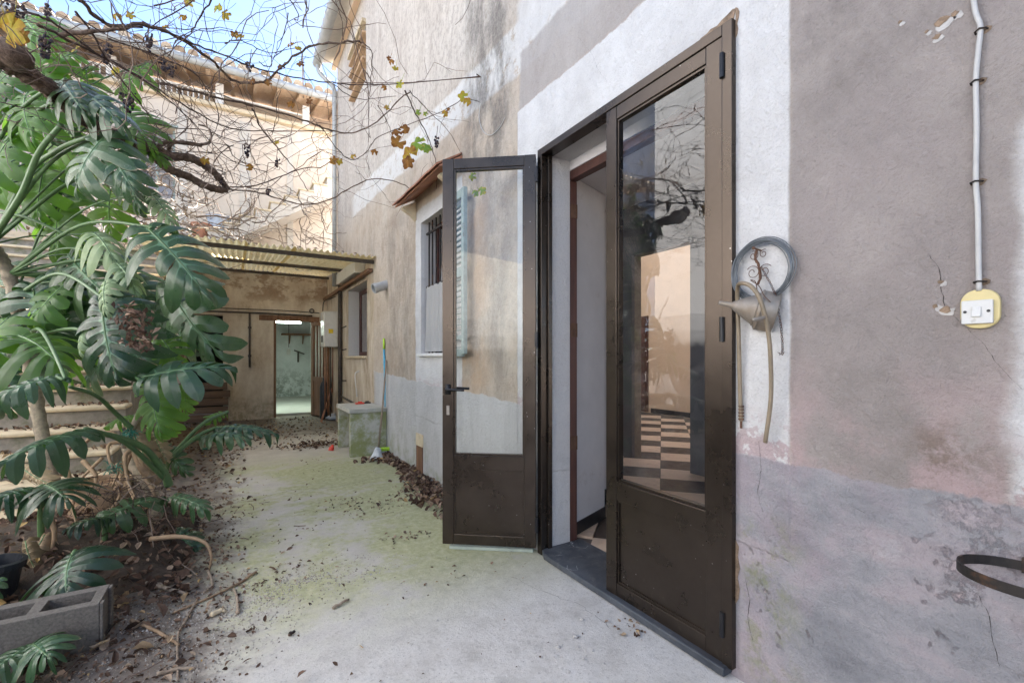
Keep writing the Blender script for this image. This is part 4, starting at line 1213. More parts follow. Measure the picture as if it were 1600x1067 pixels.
# ================================================================== CORRUGATED LEAN-TO CANOPY
can = thing('canopy', (0.5, 8.2, 2.6), 'yellowed corrugated plastic canopy on dark beams in front of the outhouse', 'canopy')
def cz(y):
    return 2.575 + (y - 6.3) * 0.085
for y_ in (6.36, 8.0, 9.9):
    MB().box(-0.95, 1.634, y_ - 0.022, y_ + 0.022, cz(y_) - 0.073, cz(y_) - 0.027).build('beam', DARKPIPE, can)
for x_ in (1.595,):
    MB().box(x_ - 0.03, x_ + 0.03, 6.40, 10.2, 2.40, 2.45).build('side_rail', OLDWOOD, can)
xs = [-1.0, -0.42, 0.13, 0.66, 1.16, 1.634]
for i in range(5):
    a, b_ = xs[i] - 0.03, xs[i + 1]
    n = int((b_ - a) / 0.076 * 6)
    vv, ff = [], []
    rows = 9
    tilt = R.uniform(-0.006, 0.012)
    for k in range(n + 1):
        x_ = a + (b_ - a) * k / n
        for j in range(rows):
            y_ = 6.22 + R.uniform(-0.004, 0.004) * (j == 0) + (10.22 - 6.22) * j / (rows - 1) - (0.05 if i % 2 else 0) * (j == 0)
            vv.append((x_, y_, cz(y_) + 0.019 * sin(2 * pi * x_ / 0.076) + tilt * (k / n) + 0.003 * (i % 2) + 0.006 * mnoise.noise(Vector((x_ * 3, y_ * 2, i)))))
    for k in range(n):
        for j in range(rows - 1):
            ff.append((k * rows + j, (k + 1) * rows + j, (k + 1) * rows + j + 1, k * rows + j + 1))
    MB().add(vv, ff).build('corrugated_sheet', CANOPY, can, smooth=True, fix=False)
lt = MB()
for i in range(160):
    x_, y_ = R.uniform(-0.9, 1.6), 6.2 + abs(R.gauss(0, 0.9))
    if y_ > 10.1: continue
    s = R.uniform(0.015, 0.04); a = R.uniform(0, 6.28); z_ = cz(y_) + 0.026
    lt.tone = R.random()
    lt.add([(x_ + s * cos(a), y_ + s * sin(a), z_), (x_ - s * sin(a) * .5, y_ + s * cos(a) * .5, z_ + 0.012), (x_ - s * cos(a), y_ - s * sin(a), z_ + 0.004), (x_ + s * sin(a) * .5, y_ - s * cos(a) * .5, z_ + 0.012)], [(0, 1, 2, 3)])
o = lt.build('fallen_leaves', LITTER, can, fix=False); o['kind'] = 'stuff'

# ================================================================== STAIRCASES
stair = thing('stone_staircase', (-1.65, 4.6, 0), 'broad outdoor stairs with cream nosings and grey risers behind the plants at left', 'staircase')
SX0, SX1 = -3.1, -0.90
for k in range(18):
    zk, yk = 0.076 + 0.17 * k, 4.60 + 0.28 * k
    st = MB().box(SX0, SX1 - 0.012, yk + 0.02, yk + 0.36, max(-0.03, zk - 0.42), zk - 0.040).build('step', RISER, stair)
    MB().box(SX0 - 0.004, SX1, yk - 0.022, yk + 0.292, zk - 0.0395, zk).build('nosing', CREAM, st, bevel=0.016, segs=3)
MB().prism([(SX1 - 0.010, 4.62, -0.02), (SX1 - 0.010, 9.70, -0.02), (SX1 - 0.010, 9.70, 2.92), (SX1 - 0.010, 4.90, 0.02)], (-0.10, 0, 0)).build('side_wall', RISER, stair)
for px_, zt in ((207, 0.92),):
    pass
MB().box(-3.1, -0.9, 9.66, 11.15, 2.90, 3.10).build('landing', CREAM, stair)

st2 = thing('upper_stair_flight', (0.3, 10.75, 3.1), 'stair flight with cream treads climbing right above the canopy to the gallery house', 'staircase')
for k in range(11):
    xk, zk = -1.0 + 0.268 * k, 3.30 + 0.180 * k
    s_ = MB().box(xk + 0.012, xk + 0.268, 10.42, 11.17, zk - 0.235, zk - 0.034).build('step', PALEST, st2)
    MB().box(xk - 0.02, xk + 0.285, 10.39, 11.175, zk - 0.0335, zk).build('nosing', CREAM, s_, bevel=0.010)
MB().prism([(-1.0, 10.425, 3.061), (1.95, 10.425, 5.055), (1.95, 10.425, 4.80), (-0.72, 10.425, 3.062)], (0, 0.74, 0)).build('stringer', PALEST, st2)

def pot(name, label, p, r0, r1, h, mat):
    t = thing(name, tuple(p), label, 'pot')
    MB().lathe([(0, 0), (r0, 0), (r1 * 0.97, h * 0.84), (r1 * 1.06, h * 0.84), (r1 * 1.08, h), (r1 * 0.95, h), (r1 * 0.88, h * 0.75), (0, h * 0.75)], p, (0, 0, 1), 22).build('pot', mat, t)
    MB().lathe([(0, 0), (r1 * 0.9, 0)], p + Vector((0, 0, h * 0.78)), (0, 0, 1), 16).build('soil', DARKROOM, t, fix=False)
    return t
pot('flower_pot', 'terracotta flower pot on a tread of the upper stair flight', Vector((-0.56, 10.62, 3.482)), 0.12, 0.17, 0.30, TERRA)
pot('bucket', 'grey blue plastic bucket standing beside the terracotta pot on the stairs', Vector((-0.28, 10.70, 3.662)), 0.15, 0.20, 0.34, GREYPOT)

# ================================================================== GALLERY HOUSE BEHIND
gal = thing('gallery_house', (-1, 11.3, 0), 'cream house with an open roofed gallery beyond the stairs at upper left', 'house')
YG = 11.2
mb = MB()
mb.panel('y', YG, YG + 0.3, -9.0, 6.5, 2.92, 6.33, [(-1.62, -1.02, 4.35, 5.75), (-3.9, -3.2, 4.5, 5.8)])  # right end behind the near house is unseen, extended to block the sun
mb.panel('y', YG, YG + 0.3, -9.0, -1.1, -0.04, 2.9195)
mb.build('wall', GALL, gal)
for xa, xb in ((-0.98, -0.82), (0.08, 0.28), (0.98, 1.10), (-2.6, -2.4)):
    MB().box(xa, xb, YG - 0.022, YG - 0.001, 3.1, 6.2).build('pilaster', PALEST, gal)
for (a, b, c, d) in ((-1.62, -1.02, 4.35, 5.75), (-3.9, -3.2, 4.5, 5.8)):
    w_ = MB().box(a - 0.05, b + 0.05, YG - 0.03, YG - 0.001, d + 0.001, d + 0.06)
    w_.box(a, a + 0.05, YG + 0.12, YG + 0.17, c, d); w_.box(b - 0.05, b, YG + 0.12, YG + 0.17, c, d); w_.box((a + b) / 2 - 0.025, (a + b) / 2 + 0.025, YG + 0.122, YG + 0.168, c, d)
    wo = w_.build('window', SHUT, gal)
    MB().add([(a, YG + 0.15, c), (b, YG + 0.15, c), (b, YG + 0.15, d), (a, YG + 0.15, d)], [(0, 1, 2, 3)]).build('pane', GLASS2, wo, fix=False)
MB().box(-9.0, 2.32, YG - 0.12, YG + 0.33, 6.331, 6.42).build('ledge', CREAM, gal, bevel=0.02)
MB().panel('y', 12.5, 12.7, -9.0, 2.3, 3.0, 7.3).build('gallery_back_wall', GALL, gal)
MB().box(-9.0, 2.3, YG + 0.3, 12.5, 6.2, 6.329).build('gallery_floor', RISER, gal)
mb = MB().prism([(-9.2, 10.78, 6.94), (-9.2, 14.0, 7.72), (-9.2, 14.0, 7.80), (-9.2, 10.78, 7.02)], (16.0, 0, 0))
rf = mb.build('roof', SOFFIT, gal)
rt = MB()
i = 0
x_ = -9.1
while x_ < 2.3:
    rt.tone = R.random()
    for yy, zz in ((10.70, 7.055), (11.05, 7.15), (11.40, 7.235)):
        rt.tube([(x_, yy, zz), (x_ + R.uniform(-0.01, 0.01), yy + 0.40, zz + 0.10)], [0.095, 0.075], 8)
    x_ += 0.205
o = rt.build('roof_tiles', toned('sunbleached_clay_tile', [(0, (0.40, 0.28, 0.18)), (0.5, (0.56, 0.42, 0.29)), (1, (0.66, 0.56, 0.42))], 0.9), rf); o['kind'] = 'stuff'
x_ = -8.9
while x_ < 2.2:
    MB().prism([(x_, 10.80, 6.87), (x_, 12.4, 7.258), (x_, 12.4, 7.32), (x_, 10.80, 6.935)], (0.07, 0, 0)).build('rafter', SOFFIT, gal) if x_ > -3.2 else None
    x_ += 0.42
MB().lathe([(0.075, 0), (0.075, 11.5)], (-9.2, 10.66, 6.93), (1, 0, 0), 12).build('gutter', ZINCP, gal, smooth=True)
for xx in (-3.9, -2.0, -0.28, 1.37):
    MB().box(xx - 0.07, xx + 0.07, YG + 0.03, YG + 0.17, 6.421, 6.90).build('post', WHITEW, gal)
for i in range(30):
    xx = -2.9 + i * 0.09
    if abs(xx + 2.0) < 0.1 or abs(xx + 0.28) < 0.12: continue
    MB().box(xx, xx + 0.022, YG + 0.09, YG + 0.112, 6.421, 6.68).build('baluster', WHITEW, gal)
MB().box(-3.83, 1.30, YG + 0.08, YG + 0.12, 6.681, 6.71).build('handrail', WHITEW, gal)
# aerial mast on its roof
am = thing('roof_aerial', (0.6, 12.0, 7.2), 'thin aerial mast on the gallery house roof against the sky', 'aerial')
p = on_y(474, 190, 11.0)
MB().tube([Vector((p.x, 11.0, 6.95)), Vector((p.x - 0.02, 11.0, 7.9))], 0.018, 6).build('mast', STEEL, am)

# neighbouring wall on the left, outside the picture but mirrored in the door glass
nb = MB()
nb.panel('x', -4.3, -3.9, 3.4, 6.3, -0.04, 8.2)
nb.panel('y', 3.15, 3.3995, -6.0, -3.9, -0.04, 8.2)
nb.panel('x', -4.3, -3.9, -9.0, 3.1495, -0.04, 3.4)  # unseen stretch kept low so sky light reaches the house wall
nbo = nb.build('neighbouring_house', NEIGH)
tag(nbo, 'tall pale grey rendered building mirrored in the glass of the closed door leaf', 'house')

# ================================================================== CONCRETE TABLE AND WHAT STANDS BY IT
tabm = Mat('mossy_concrete')
n1 = tabm.noise(4, 7, 0.7); n2 = tabm.noise(40, 5, 0.7)
tx, ty, tz = tabm.xyz()
c = tabm.ramp(n1, [(0.3, (0.40, 0.385, 0.35)), (0.7, (0.58, 0.565, 0.53))])
g_ = tabm.math('MULTIPLY', tabm.step(n1, 0.42, 0.62, 1, 0.15), tabm.step(tz, 0.05, 0.09, 1.0, 1.0))
g_ = tabm.math('MULTIPLY', g_, tabm.step(tz, 0.52, 0.545, 1.0, 0.2))
c = tabm.mix(tabm.math('MULTIPLY', g_, 0.88), c, (0.235, 0.255, 0.085))
TABLEM = tabm.done(tabm.bsdf(Base_Color=c, Roughness=0.9, Normal=tabm.bump(tabm.math('ADD', n1, tabm.math('MULTIPLY', n2, 0.4)), 0.5, 0.01)))
ct = thing('concrete_table', (1.41, 6.13, 0), 'mossy concrete box table open on its left side against the wall', 'table')
MB().box(1.175, 1.632, 5.72, 6.54, 0.535, 0.588).build('top', TABLEM, ct, bevel=0.008)
MB().box(1.192, 1.632, 5.735, 5.80, 0.0, 0.5345).build('side_panel', TABLEM, ct, bevel=0.006)
MB().box(1.192, 1.632, 6.46, 6.525, 0.0, 0.5345).build('side_panel', TABLEM, ct, bevel=0.006)
for (px_, py_, mt, lab, s, nm) in ((562, 631, REDP, 'small red plastic clip lying on the concrete table', 0.055, 'red_clip'), (573, 630, DARKPIPE, 'thin dark peg lying on the concrete table beside the red clip', 0.05, 'dark_peg')):
    p = on_z(px_, py_, 0.59)
    b = MB().box(p.x - s, p.x + s, p.y - s * 0.5, p.y + s * 0.5, 0.589, 0.589 + 0.018)
    b.box(p.x - s * 0.4, p.x + s * 0.6, p.y - s * 0.2, p.y + s * 0.2, 0.608, 0.622)
    tag(b.build(nm, mt, bevel=0.004), lab, 'clip')
p = on_z(517, 704)
b = MB().lathe([(0, 0), (0.035, 0), (0.03, 0.05), (0.018, 0.055), (0.018, 0.075), (0, 0.075)], p, (0.3, 0.2, 0.9), 12)
tag(b.build('bottle_top', REDP), 'red plastic bottle top on the ground left of the concrete table', 'bottle top')

bl = thing('blue_broom', tuple(on_z(603, 711)), 'blue broom with lime green tip and head leaning on the wall by the concrete table', 'broom')
b0, b1 = on_z(604, 707) + Vector((0, 0, 0.08)), Vector((1.615, 5.80, 1.46))
bb = b0.lerp(b1, 0.90)
MB().tube([b0, bb], 0.0125, 10).build('stick', BLUEP, bl, smooth=True)
MB().tube([bb, b1], [0.0145, 0.012], 10).build('grip', LIMEP, bl, smooth=True)
hb_ = on_z(606, 711)
MB().box(hb_.x - 0.10, hb_.x + 0.055, hb_.y - 0.03, hb_.y + 0.03, 0.06, 0.10).build('head', LIMEP, bl, bevel=0.01)
b = MB()
for i in range(14):
    for j in range(3):
        x_ = hb_.x - 0.095 + i * 0.011; y_ = hb_.y - 0.02 + j * 0.02
        b.bar((x_, y_, 0.061), (x_ + R.uniform(-.01, .01), y_ + R.uniform(-.02, .01), 0.008), 0.007, 0.007)
b.build('bristles', GREYP, bl)
gr = thing('stick_broom', tuple(on_z(590, 714)), 'old grey wooden broom with pale worn head leaning beside the blue broom', 'broom')
g0, g1 = on_z(591, 712) + Vector((0, 0, 0.06)), Vector((1.62, 5.70, 1.18))
MB().tube([g0, g0.lerp(g1, 0.5) + Vector((0.005, 0, 0.004)), g1], [0.013, 0.012, 0.010], 8).build('stick', GREYWOOD, gr, smooth=True)
h0 = on_z(589, 717)
b = MB().lathe([(0.02, 0.14), (0.035, 0.12), (0.05, 0.06), (0.085, 0.005), (0.0, 0.0)], h0, (0.1, 0.2, 0.95), 12)
b.v = [q + Vector((mnoise.noise(q * 30), mnoise.noise(q * 30 + Vector((7, 0, 0))), 0)) * 0.012 for q in b.v]
b.build('head', GREYP, gr)

# ================================================================== THINGS HANGING ON THE NEAR WALL
def wallpt(px, py, out=0.0):
    p = on_x(px, py, XW)
    return Vector((XW - out, p.y, p.z))
wc = wallpt(1195, 423, 0.02)
coil = thing('wire_coil', tuple(wc), 'coil of grey wire hanging on a nail above the funnel', 'wire coil')
for i in range(15):
    rr = 0.0965 + 0.0011 * i + R.uniform(-0.003, 0.003)
    oy, oz = R.uniform(-0.005, 0.005), R.uniform(-0.006, 0.004)
    pts = [wc + Vector((R.uniform(-0.0012, 0.0012) - 0.0022 * (i % 4), oy + rr * cos(a) * (1 + 0.02 * sin(a * 2 + i)), oz + rr * sin(a))) for a in [2 * pi * k / 48 for k in range(49)]]
    MB().tube(pts, 0.0017, 6, cap=False).build('loop', WIRE, coil, smooth=True)
nl = wallpt(1189, 392)
nail = thing('scroll_hook', tuple(nl), 'rusty wire hook with curled scrolls inside the wire coil', 'hook')
MB().tube([nl + Vector((0.01, 0, 0)), nl + Vector((-0.045, 0, 0.004))], 0.003, 8).lathe([(0, 0), (0.006, 0), (0.006, 0.003), (0, 0.003)], nl + Vector((-0.045, 0, 0.004)), (-1, 0, 0), 10).build('nail', RUSTWIRE, nail)
def scroll(cy, cz, r, turns, dirn, start):
    return [Vector((XW - 0.012 - 0.006 * t, cy + dirn * r * (1 - 0.75 * t) * cos(start + turns * 2 * pi * t), cz + r * (1 - 0.75 * t) * sin(start + turns * 2 * pi * t))) for t in [k / 30 for k in range(31)]]
for (dy_, dz_, r_, tn, dn2, s0) in ((0.019, -0.017, 0.019, 1.3, 1, 1.2), (-0.018, -0.015, 0.016, 1.3, -1, 1.2), (0.022, -0.078, 0.027, 1.4, 1, 0.6), (-0.022, -0.078, 0.026, 1.4, -1, 0.6)):
    MB().tube(scroll(nl.y + dy_, nl.z + dz_, r_, tn, dn2, s0), 0.0013, 5).build('scroll', RUSTWIRE, nail, smooth=True)
MB().tube(spline([nl + Vector((-0.02, 0.003, 0.004)), nl + Vector((-0.026, 0.006, -0.03)), nl + Vector((-0.022, -0.004, -0.055)), nl + Vector((-0.022, -0.010, -0.10)), nl + Vector((-0.03, -0.006, -0.125))], 6), 0.0045, 7, jit=0.25, rnd=R).build('binding', RUSTWIRE, nail)

# zinc funnel: spout points left along the wall, bowl rests on the wall
fc = at(1212, 489, 1.625)
tipd = at(1123, 473, 1.70) - fc
fn = thing('funnel', tuple(fc), 'large dull zinc funnel hanging sideways below the wire coil', 'funnel')
ax = tipd.normalized(); Lf = tipd.length
prof = [(0.0, 0.012), (0.066, 0.010), (0.070, 0.0), (0.0715, 0.002), (0.0715, 0.052), (0.068, 0.060), (0.058, 0.064), (0.056, 0.070), (0.018, 0.138), (0.011, 0.146), (0.007, Lf), (0.0055, Lf), (0.0055, Lf - 0.03), (0.0, Lf - 0.031)]
MB().lathe(prof, fc, ax, 36).build('bowl', STEEL, fn, smooth=True)
MB().lathe([(0.070, 0.049), (0.0735, 0.051), (0.0735, 0.056), (0.069, 0.058)], fc, ax, 36).build('rim_bead', STEEL, fn, smooth=True)
MB().lathe([(0.056, 0.062), (0.0605, 0.064), (0.0605, 0.068), (0.055, 0.070)], fc, ax, 36).build('seam_bead', STEEL, fn, smooth=True)
q = at(1190, 497, 1.55)
MB().tube(spline([q + Vector((0.03, 0, 0.006)), q, at(1176, 500, 1.545)], 4), 0.0062, 10).build('side_tube', STEEL, fn, smooth=True)
MB().tube(spline([at(1183, 452, 1.60), at(1180, 440, 1.60), at(1173, 438, 1.62), at(1186, 447, 1.6), at(1194, 462, 1.58), at(1204, 472, 1.57)], 6), 0.0016, 6).build('hanging_wire', RUSTWIRE, fn)
# rubber hose draped over the same nail
hp = [(1161, 657, .012), (1160, 600, .016), (1160, 540, .022), (1160, 480, .03), (1165, 452, .05), (1182, 446, .095), (1201, 452, .105), (1214, 474, .10), (1219, 520, .075), (1218, 570, .055), (1214, 625, .04), (1203, 690, .03)]
ho = thing('rubber_hose', tuple(wallpt(1203, 690)), 'tan rubber hose draped over the funnel with both ends hanging', 'hose')
pts = spline([wallpt(a, b_, o_) for a, b_, o_ in hp], 8)
MB().tube(pts, 0.0075, 10).build('hose', HOSE, ho, smooth=True)
e = pts[0]
for k_ in range(5):
    MB().lathe([(0.0085, 0), (0.0105, 0.001), (0.0105, 0.004), (0.0085, 0.005)], e + Vector((0, 0, 0.012 * k_ + 0.004)), (0, 0, 1), 10).build('wire_binding', RUSTWIRE, ho)
MB().tube([e + Vector((0, 0, 0.002)), e + Vector((0.001, 0.001, -0.028))], 0.0045, 8).build('nozzle', RUSTWIRE, ho)
tw = thing('twisted_wire', tuple(wallpt(1226, 550)), 'twisted wire ends dangling at the right of the funnel', 'wire')
for ph in (0, 2.1, 4.2):
    base = spline([wallpt(1196, 418, .03), wallpt(1212, 446, .03), wallpt(1221, 470, .03), wallpt(1225, 510, .02), wallpt(1227, 540, .018), wallpt(1227, 552, .02)], 10)
    pts = [p_ + Vector((0.003 * cos(ph + i * 0.9), 0.003 * sin(ph + i * 0.9), 0)) for i, p_ in enumerate(base)]
    pts += [pts[-1] + Vector((-0.004, 0.006 * sin(ph + 2), -0.006)), pts[-1] + Vector((-0.01, 0.010 * sin(ph), 0.004))]
    MB().tube(pts, 0.0011, 5).build('strand', RUSTWIRE if ph else WIRE, tw)

# white cable with clips down to the switch
ca = [(1520, -30), (1526, 20), (1534, 45), (1531, 80), (1527, 128), (1528, 200), (1527, 285), (1530, 330), (1531, 400), (1532, 455)]
cb_ = thing('wall_cable', tuple(wallpt(1530, 300)), 'thick white cable clipped down the pink wall to the light switch', 'cable')
cpts = spline([wallpt(a, b_, 0.011) for a, b_ in ca], 8)
MB().tube(cpts, 0.0058, 10).build('sheath', CABLE, cb_, smooth=True)
for (px_, py_) in ((1534, 50), (1527, 130), (1527, 286), (1532, 441)):
    p = wallpt(px_, py_)
    MB().tube([p + Vector((0.002, 0.011, -0.001)), p + Vector((-0.012, 0.010, 0)), p + Vector((-0.0205, 0, 0.001)), p + Vector((-0.012, -0.010, 0)), p + Vector((0.002, -0.012, 0.001))], 0.0022, 6).build('clip', IRON, cb_)
    MB().prism([(XW - 0.002, p.y - 0.016 + R.uniform(-.003, .003), p.z - 0.005), (XW - 0.002, p.y - 0.008, p.z - 0.009), (XW - 0.002, p.y + 0.003, p.z - 0.008), (XW - 0.002, p.y + 0.004, p.z + 0.007), (XW - 0.002, p.y - 0.010, p.z + 0.009), (XW - 0.002, p.y - 0.019, p.z + 0.003)], (0.0015, 0, 0)).build('plaster_dab', BRK, cb_)
sp = wallpt(1533, 483)
sw = thing('light_switch', tuple(sp), 'square white light switch on a yellowed rounded back plate', 'light switch')
def stadium(hw, hh, r, n=8):
    out = []
    for cx_, cz_, a0 in ((hw - r, hh - r, 0), (-hw + r, hh - r, pi / 2), (-hw + r, -hh + r, pi), (hw - r, -hh + r, 1.5 * pi)):
        for i in range(n + 1):
            a = a0 + pi / 2 * i / n
            out.append((cx_ + r * cos(a), cz_ + r * sin(a)))
    return out
MB().prism([(XW + 0.001, sp.y + a, sp.z + b_) for a, b_ in stadium(0.0365, 0.050, 0.033)], (-0.014, 0, 0)).build('back_plate', SWITCHY, sw, bevel=0.003)
pc_ = Vector((0, sp.y + 0.003, sp.z - 0.008))
MB().prism([(XW - 0.0132, pc_.y + a, pc_.z + b_) for a, b_ in stadium(0.029, 0.030, 0.003, 3)], (-0.010, 0, 0)).build('switch_plate', SWITCHW, sw, bevel=0.002)
rk = MB().prism([(XW - 0.0233, pc_.y - 0.0085, pc_.z - 0.013), (XW - 0.0233, pc_.y - 0.0085, pc_.z + 0.013), (XW - 0.0255, pc_.y - 0.0085, pc_.z + 0.013), (XW - 0.0300, pc_.y - 0.0085, pc_.z - 0.012)], (0, 0.017, 0))
rk.build('rocker', SWITCHW, sw, bevel=0.0012)
for s_ in (-1, 1):
    MB().lathe([(0, 0), (0.0036, 0), (0.0036, 0.0012), (0, 0.0012)], (XW - 0.0232, pc_.y + s_ * 0.0215, pc_.z + 0.001), (-1, 0, 0), 12).build('screw', BLACKMETAL, sw)

rgc = Vector((1.517, 0.268, 0.722))
ring = thing('iron_ring', tuple(rgc), 'rusty flat iron hoop fixed out from the lilac wall at bottom right', 'iron ring')
MB().lathe([(0.113, -0.011), (0.1175, -0.011), (0.1175, 0.011), (0.113, 0.011)], rgc, (0.06, 0.0, 1), 56, closed=True).build('hoop', IRON, ring)
MB().box(1.622, 1.66, 0.235, 0.30, 0.700, 0.735).build('tang', IRON, ring)

# ================================================================== SPLIT-LEAF PLANTS
def leaf_mesh(L, W, rnd, nl=7, droop=0.9, side=0.5, split=0.34, holes=True, curl=0.0, ragged_=0.0):
    """heart shaped blade cut into fingers: midrib along +y, upper face +z; returns verts, faces, vein, edge"""
    V, F, VE, ED = [], [], [], []
    a, b, cy = W / 2, 0.66 * L, 0.34 * L
    nv, nw = 9, 6
    def border(s, j, k=1.0):
        t = j / nl
        y0 = 0.94 * L * (t ** 1.15) * 0.98
        th = radians(150 * (1 - t) ** 1.12 + 6 * t)
        if j == nl:
            y0, th = 0.96 * L, 0.0
        dx, dy = sin(th), cos(th)
        A = (dx / a) ** 2 + (dy / b) ** 2
        B = 2 * ((y0 - cy) * dy / b ** 2)
        C = ((y0 - cy) / b) ** 2 - 1
        D = max(0, B * B - 4 * A * C)
        r = max(0.02 * L, (-B + sqrt(D)) / (2 * A))
        return y0, dx, dy, r
    for s in (-1, 1):
        drops = [rnd.uniform(0.0, 0.30) for _ in range(nl)]
        twist = [rnd.uniform(-0.5, 0.9) for _ in range(nl)]
        lens = [rnd.uniform(0.86, 1.06) for _ in range(nl)]
        bs = [border(s, j) for j in range(nl + 1)]
        for i in range(nl):
            o = len(V)
            vsplit = rnd.uniform(split * 0.7, split * 1.25) if i > 0 else split * 1.4
            kend = rnd.uniform(0.64, 0.88)
            hole = holes and rnd.random() < 0.75
            hc = rnd.uniform(0.17, 0.27)
            if ragged_ and rnd.random() < ragged_:
                lens[i] *= rnd.uniform(0.45, 0.8)
            for iv in range(nv + 1):
                v = iv / nv
                k = 1.0
                if v > vsplit:
                    k = 1 - (1 - kend) * min(1, (v - vsplit) / 0.22)
                elif hole and abs(v - hc) < 0.075:
                    k = 0.80
                if v > 0.66:
                    k *= max(0.0, 1 - ((v - 0.66) / 0.345) ** 2) ** 0.62
                for iw in range(nw + 1):
                    w = iw / nw
                    wk = 0.5 + (w - 0.5) * k
                    if iv == 0:
                        wk = w
                    # interpolate between the two border rays
                    y0 = bs[i][0] + (bs[i + 1][0] - bs[i][0]) * wk
                    dx = bs[i][1] + (bs[i + 1][1] - bs[i][1]) * wk
                    dy = bs[i][2] + (bs[i + 1][2] - bs[i][2]) * wk
                    r = (bs[i][3] + (bs[i + 1][3] - bs[i][3]) * wk) * lens[i]
                    if i == nl - 1: r = bs[i][3] * (1 - wk) * lens[i] + bs[i + 1][3] * wk
                    x = dx * r * v
                    y = y0 + dy * r * v + 0.10 * L * v * v * (1 - i / nl)
                    z = 0.013 * L * (1 - (2 * w - 1) ** 2) * sin(pi * min(1, v * 1.05)) + 0.05 * W * v * (1 - v)
                    z -= drops[i] * L * v ** 3
                    z += twist[i] * (wk - 0.5) * (W / nl) * v * 0.9
                    # gentle sideways arch, then the droop of the whole blade
                    ax = x / W
                    z -= side * W * ax * ax
                    x *= 1 - 0.18 * side * abs(ax)
                    if curl:
                        z += curl * W * abs(ax) ** 1.5
                    if droop:
                        kap = droop / L
                        ph = kap * y
                        y, z = sin(ph) / kap + z * sin(ph), -(1 - cos(ph)) / kap * (1 if True else 0) + z * cos(ph)
                    V.append((s * x, y, z))
                    VE.append(max(0.0, 1 - abs(w - 0.5) * 4.5) * 0.8 * (1 - v * 0.7) + max(0, 1 - v * 9))
                    ED.append(max(v, 0.55 + abs(w - 0.5) * 0.9 if v > vsplit else 0))
            for iv in range(nv):
                for iw in range(nw):
                    q = (o + iv * (nw + 1) + iw, o + iv * (nw + 1) + iw + 1, o + (iv + 1) * (nw + 1) + iw + 1, o + (iv + 1) * (nw + 1) + iw)
                    F.append(q if s > 0 else q[::-1])
    return V, F, VE, ED

CAMR = Vector((CS, -SN, 0)); CAMF = Vector((SN, CS, 0)); UPV = Vector((0, 0, 1))
def camvec(r, u, t):
    return (CAMR * r + UPV * u - CAMF * t).normalized()

def leaf_obj(parent, base, tip, nrm, wr=0.95, mat=None, droop=0.9, side=0.5, seed=None, stalk_from=None, stalk_r=0.010, bow=0.10, name='leaf', **kw):
    rnd = random.Random(seed if seed is not None else R.random())
    base, tip = Vector(base), Vector(tip)
    Y = (tip - base)
    L = Y.length
    # the droop bends the blade, so start it pointing a bit upward of the chord
    Y.normalize()
    Z = Vector(nrm)
    Z = (Z - Y * Z.dot(Y)).normalized()
    X = Y.cross(Z)
    if droop:
        ch = droop / 2
        Y2 = Y * cos(ch) + Z * sin(ch)
        Z2 = Z * cos(ch) - Y * sin(ch)
        L2 = L * (droop / 2) / sin(droop / 2)
    else:
        Y2, Z2, L2 = Y, Z, L
    kw.setdefault('nl', rnd.choice((6, 7, 7, 8)))
    V, F, VE, ED = leaf_mesh(L2, L2 * wr * 1.03, rnd, droop=droop, side=side, **kw)
    off = OFF.get(parent.name, Vector((0, 0, 0)))
    me = bpy.data.meshes.new(name)
    me.from_pydata([base + X * v[0] + Y2 * v[1] + Z2 * v[2] - off for v in V], [], F)
    for nm, dat in (('vein', VE), ('edge', ED)):
        at_ = me.attributes.new(nm, 'FLOAT', 'POINT')
        at_.data.foreach_set('value', dat)
    bm = bmesh.new(); bm.from_mesh(me)
    bmesh.ops.remove_doubles(bm, verts=bm.verts, dist=2e-4)
    bm.to_mesh(me); bm.free()
    me.polygons.foreach_set('use_smooth', [True] * len(me.polygons))
    me.materials.append(mat or LEAF_A)
    o = bpy.data.objects.new(name, me); COL.objects.link(o)
    o.parent = parent
    OFF[o.name] = off
    # midrib standing just proud of the blade
    mr = []
    for i in range(9):
        y = L2 * 0.97 * i / 8
        if droop:
            kap = droop / L2
            p = base + Y2 * (sin(kap * y) / kap) - Z2 * ((1 - cos(kap * y)) / kap)
        else:
            p = base + Y2 * y
        mr.append(p)
    mbm = MB().tube(mr, taper(9, 0.0045 * L / 0.4 + 0.001, 0.001), 6)
    mbm.build('midrib', STALK, o, smooth=True)
    if stalk_from is not None:
        s0 = Vector(stalk_from)
        d = base - s0
        mid = s0.lerp(base, 0.55) + Vector((0, 0, bow * d.length))
        e = base - Y2 * 0.02
        pts = spline([s0, mid, e, base + Y2 * 0.03 * L], 7)
        MB().tube(pts, taper(len(pts), stalk_r * 1.35, stalk_r * 0.75), 8).build('petiole', STALK, o, smooth=True)
    return o

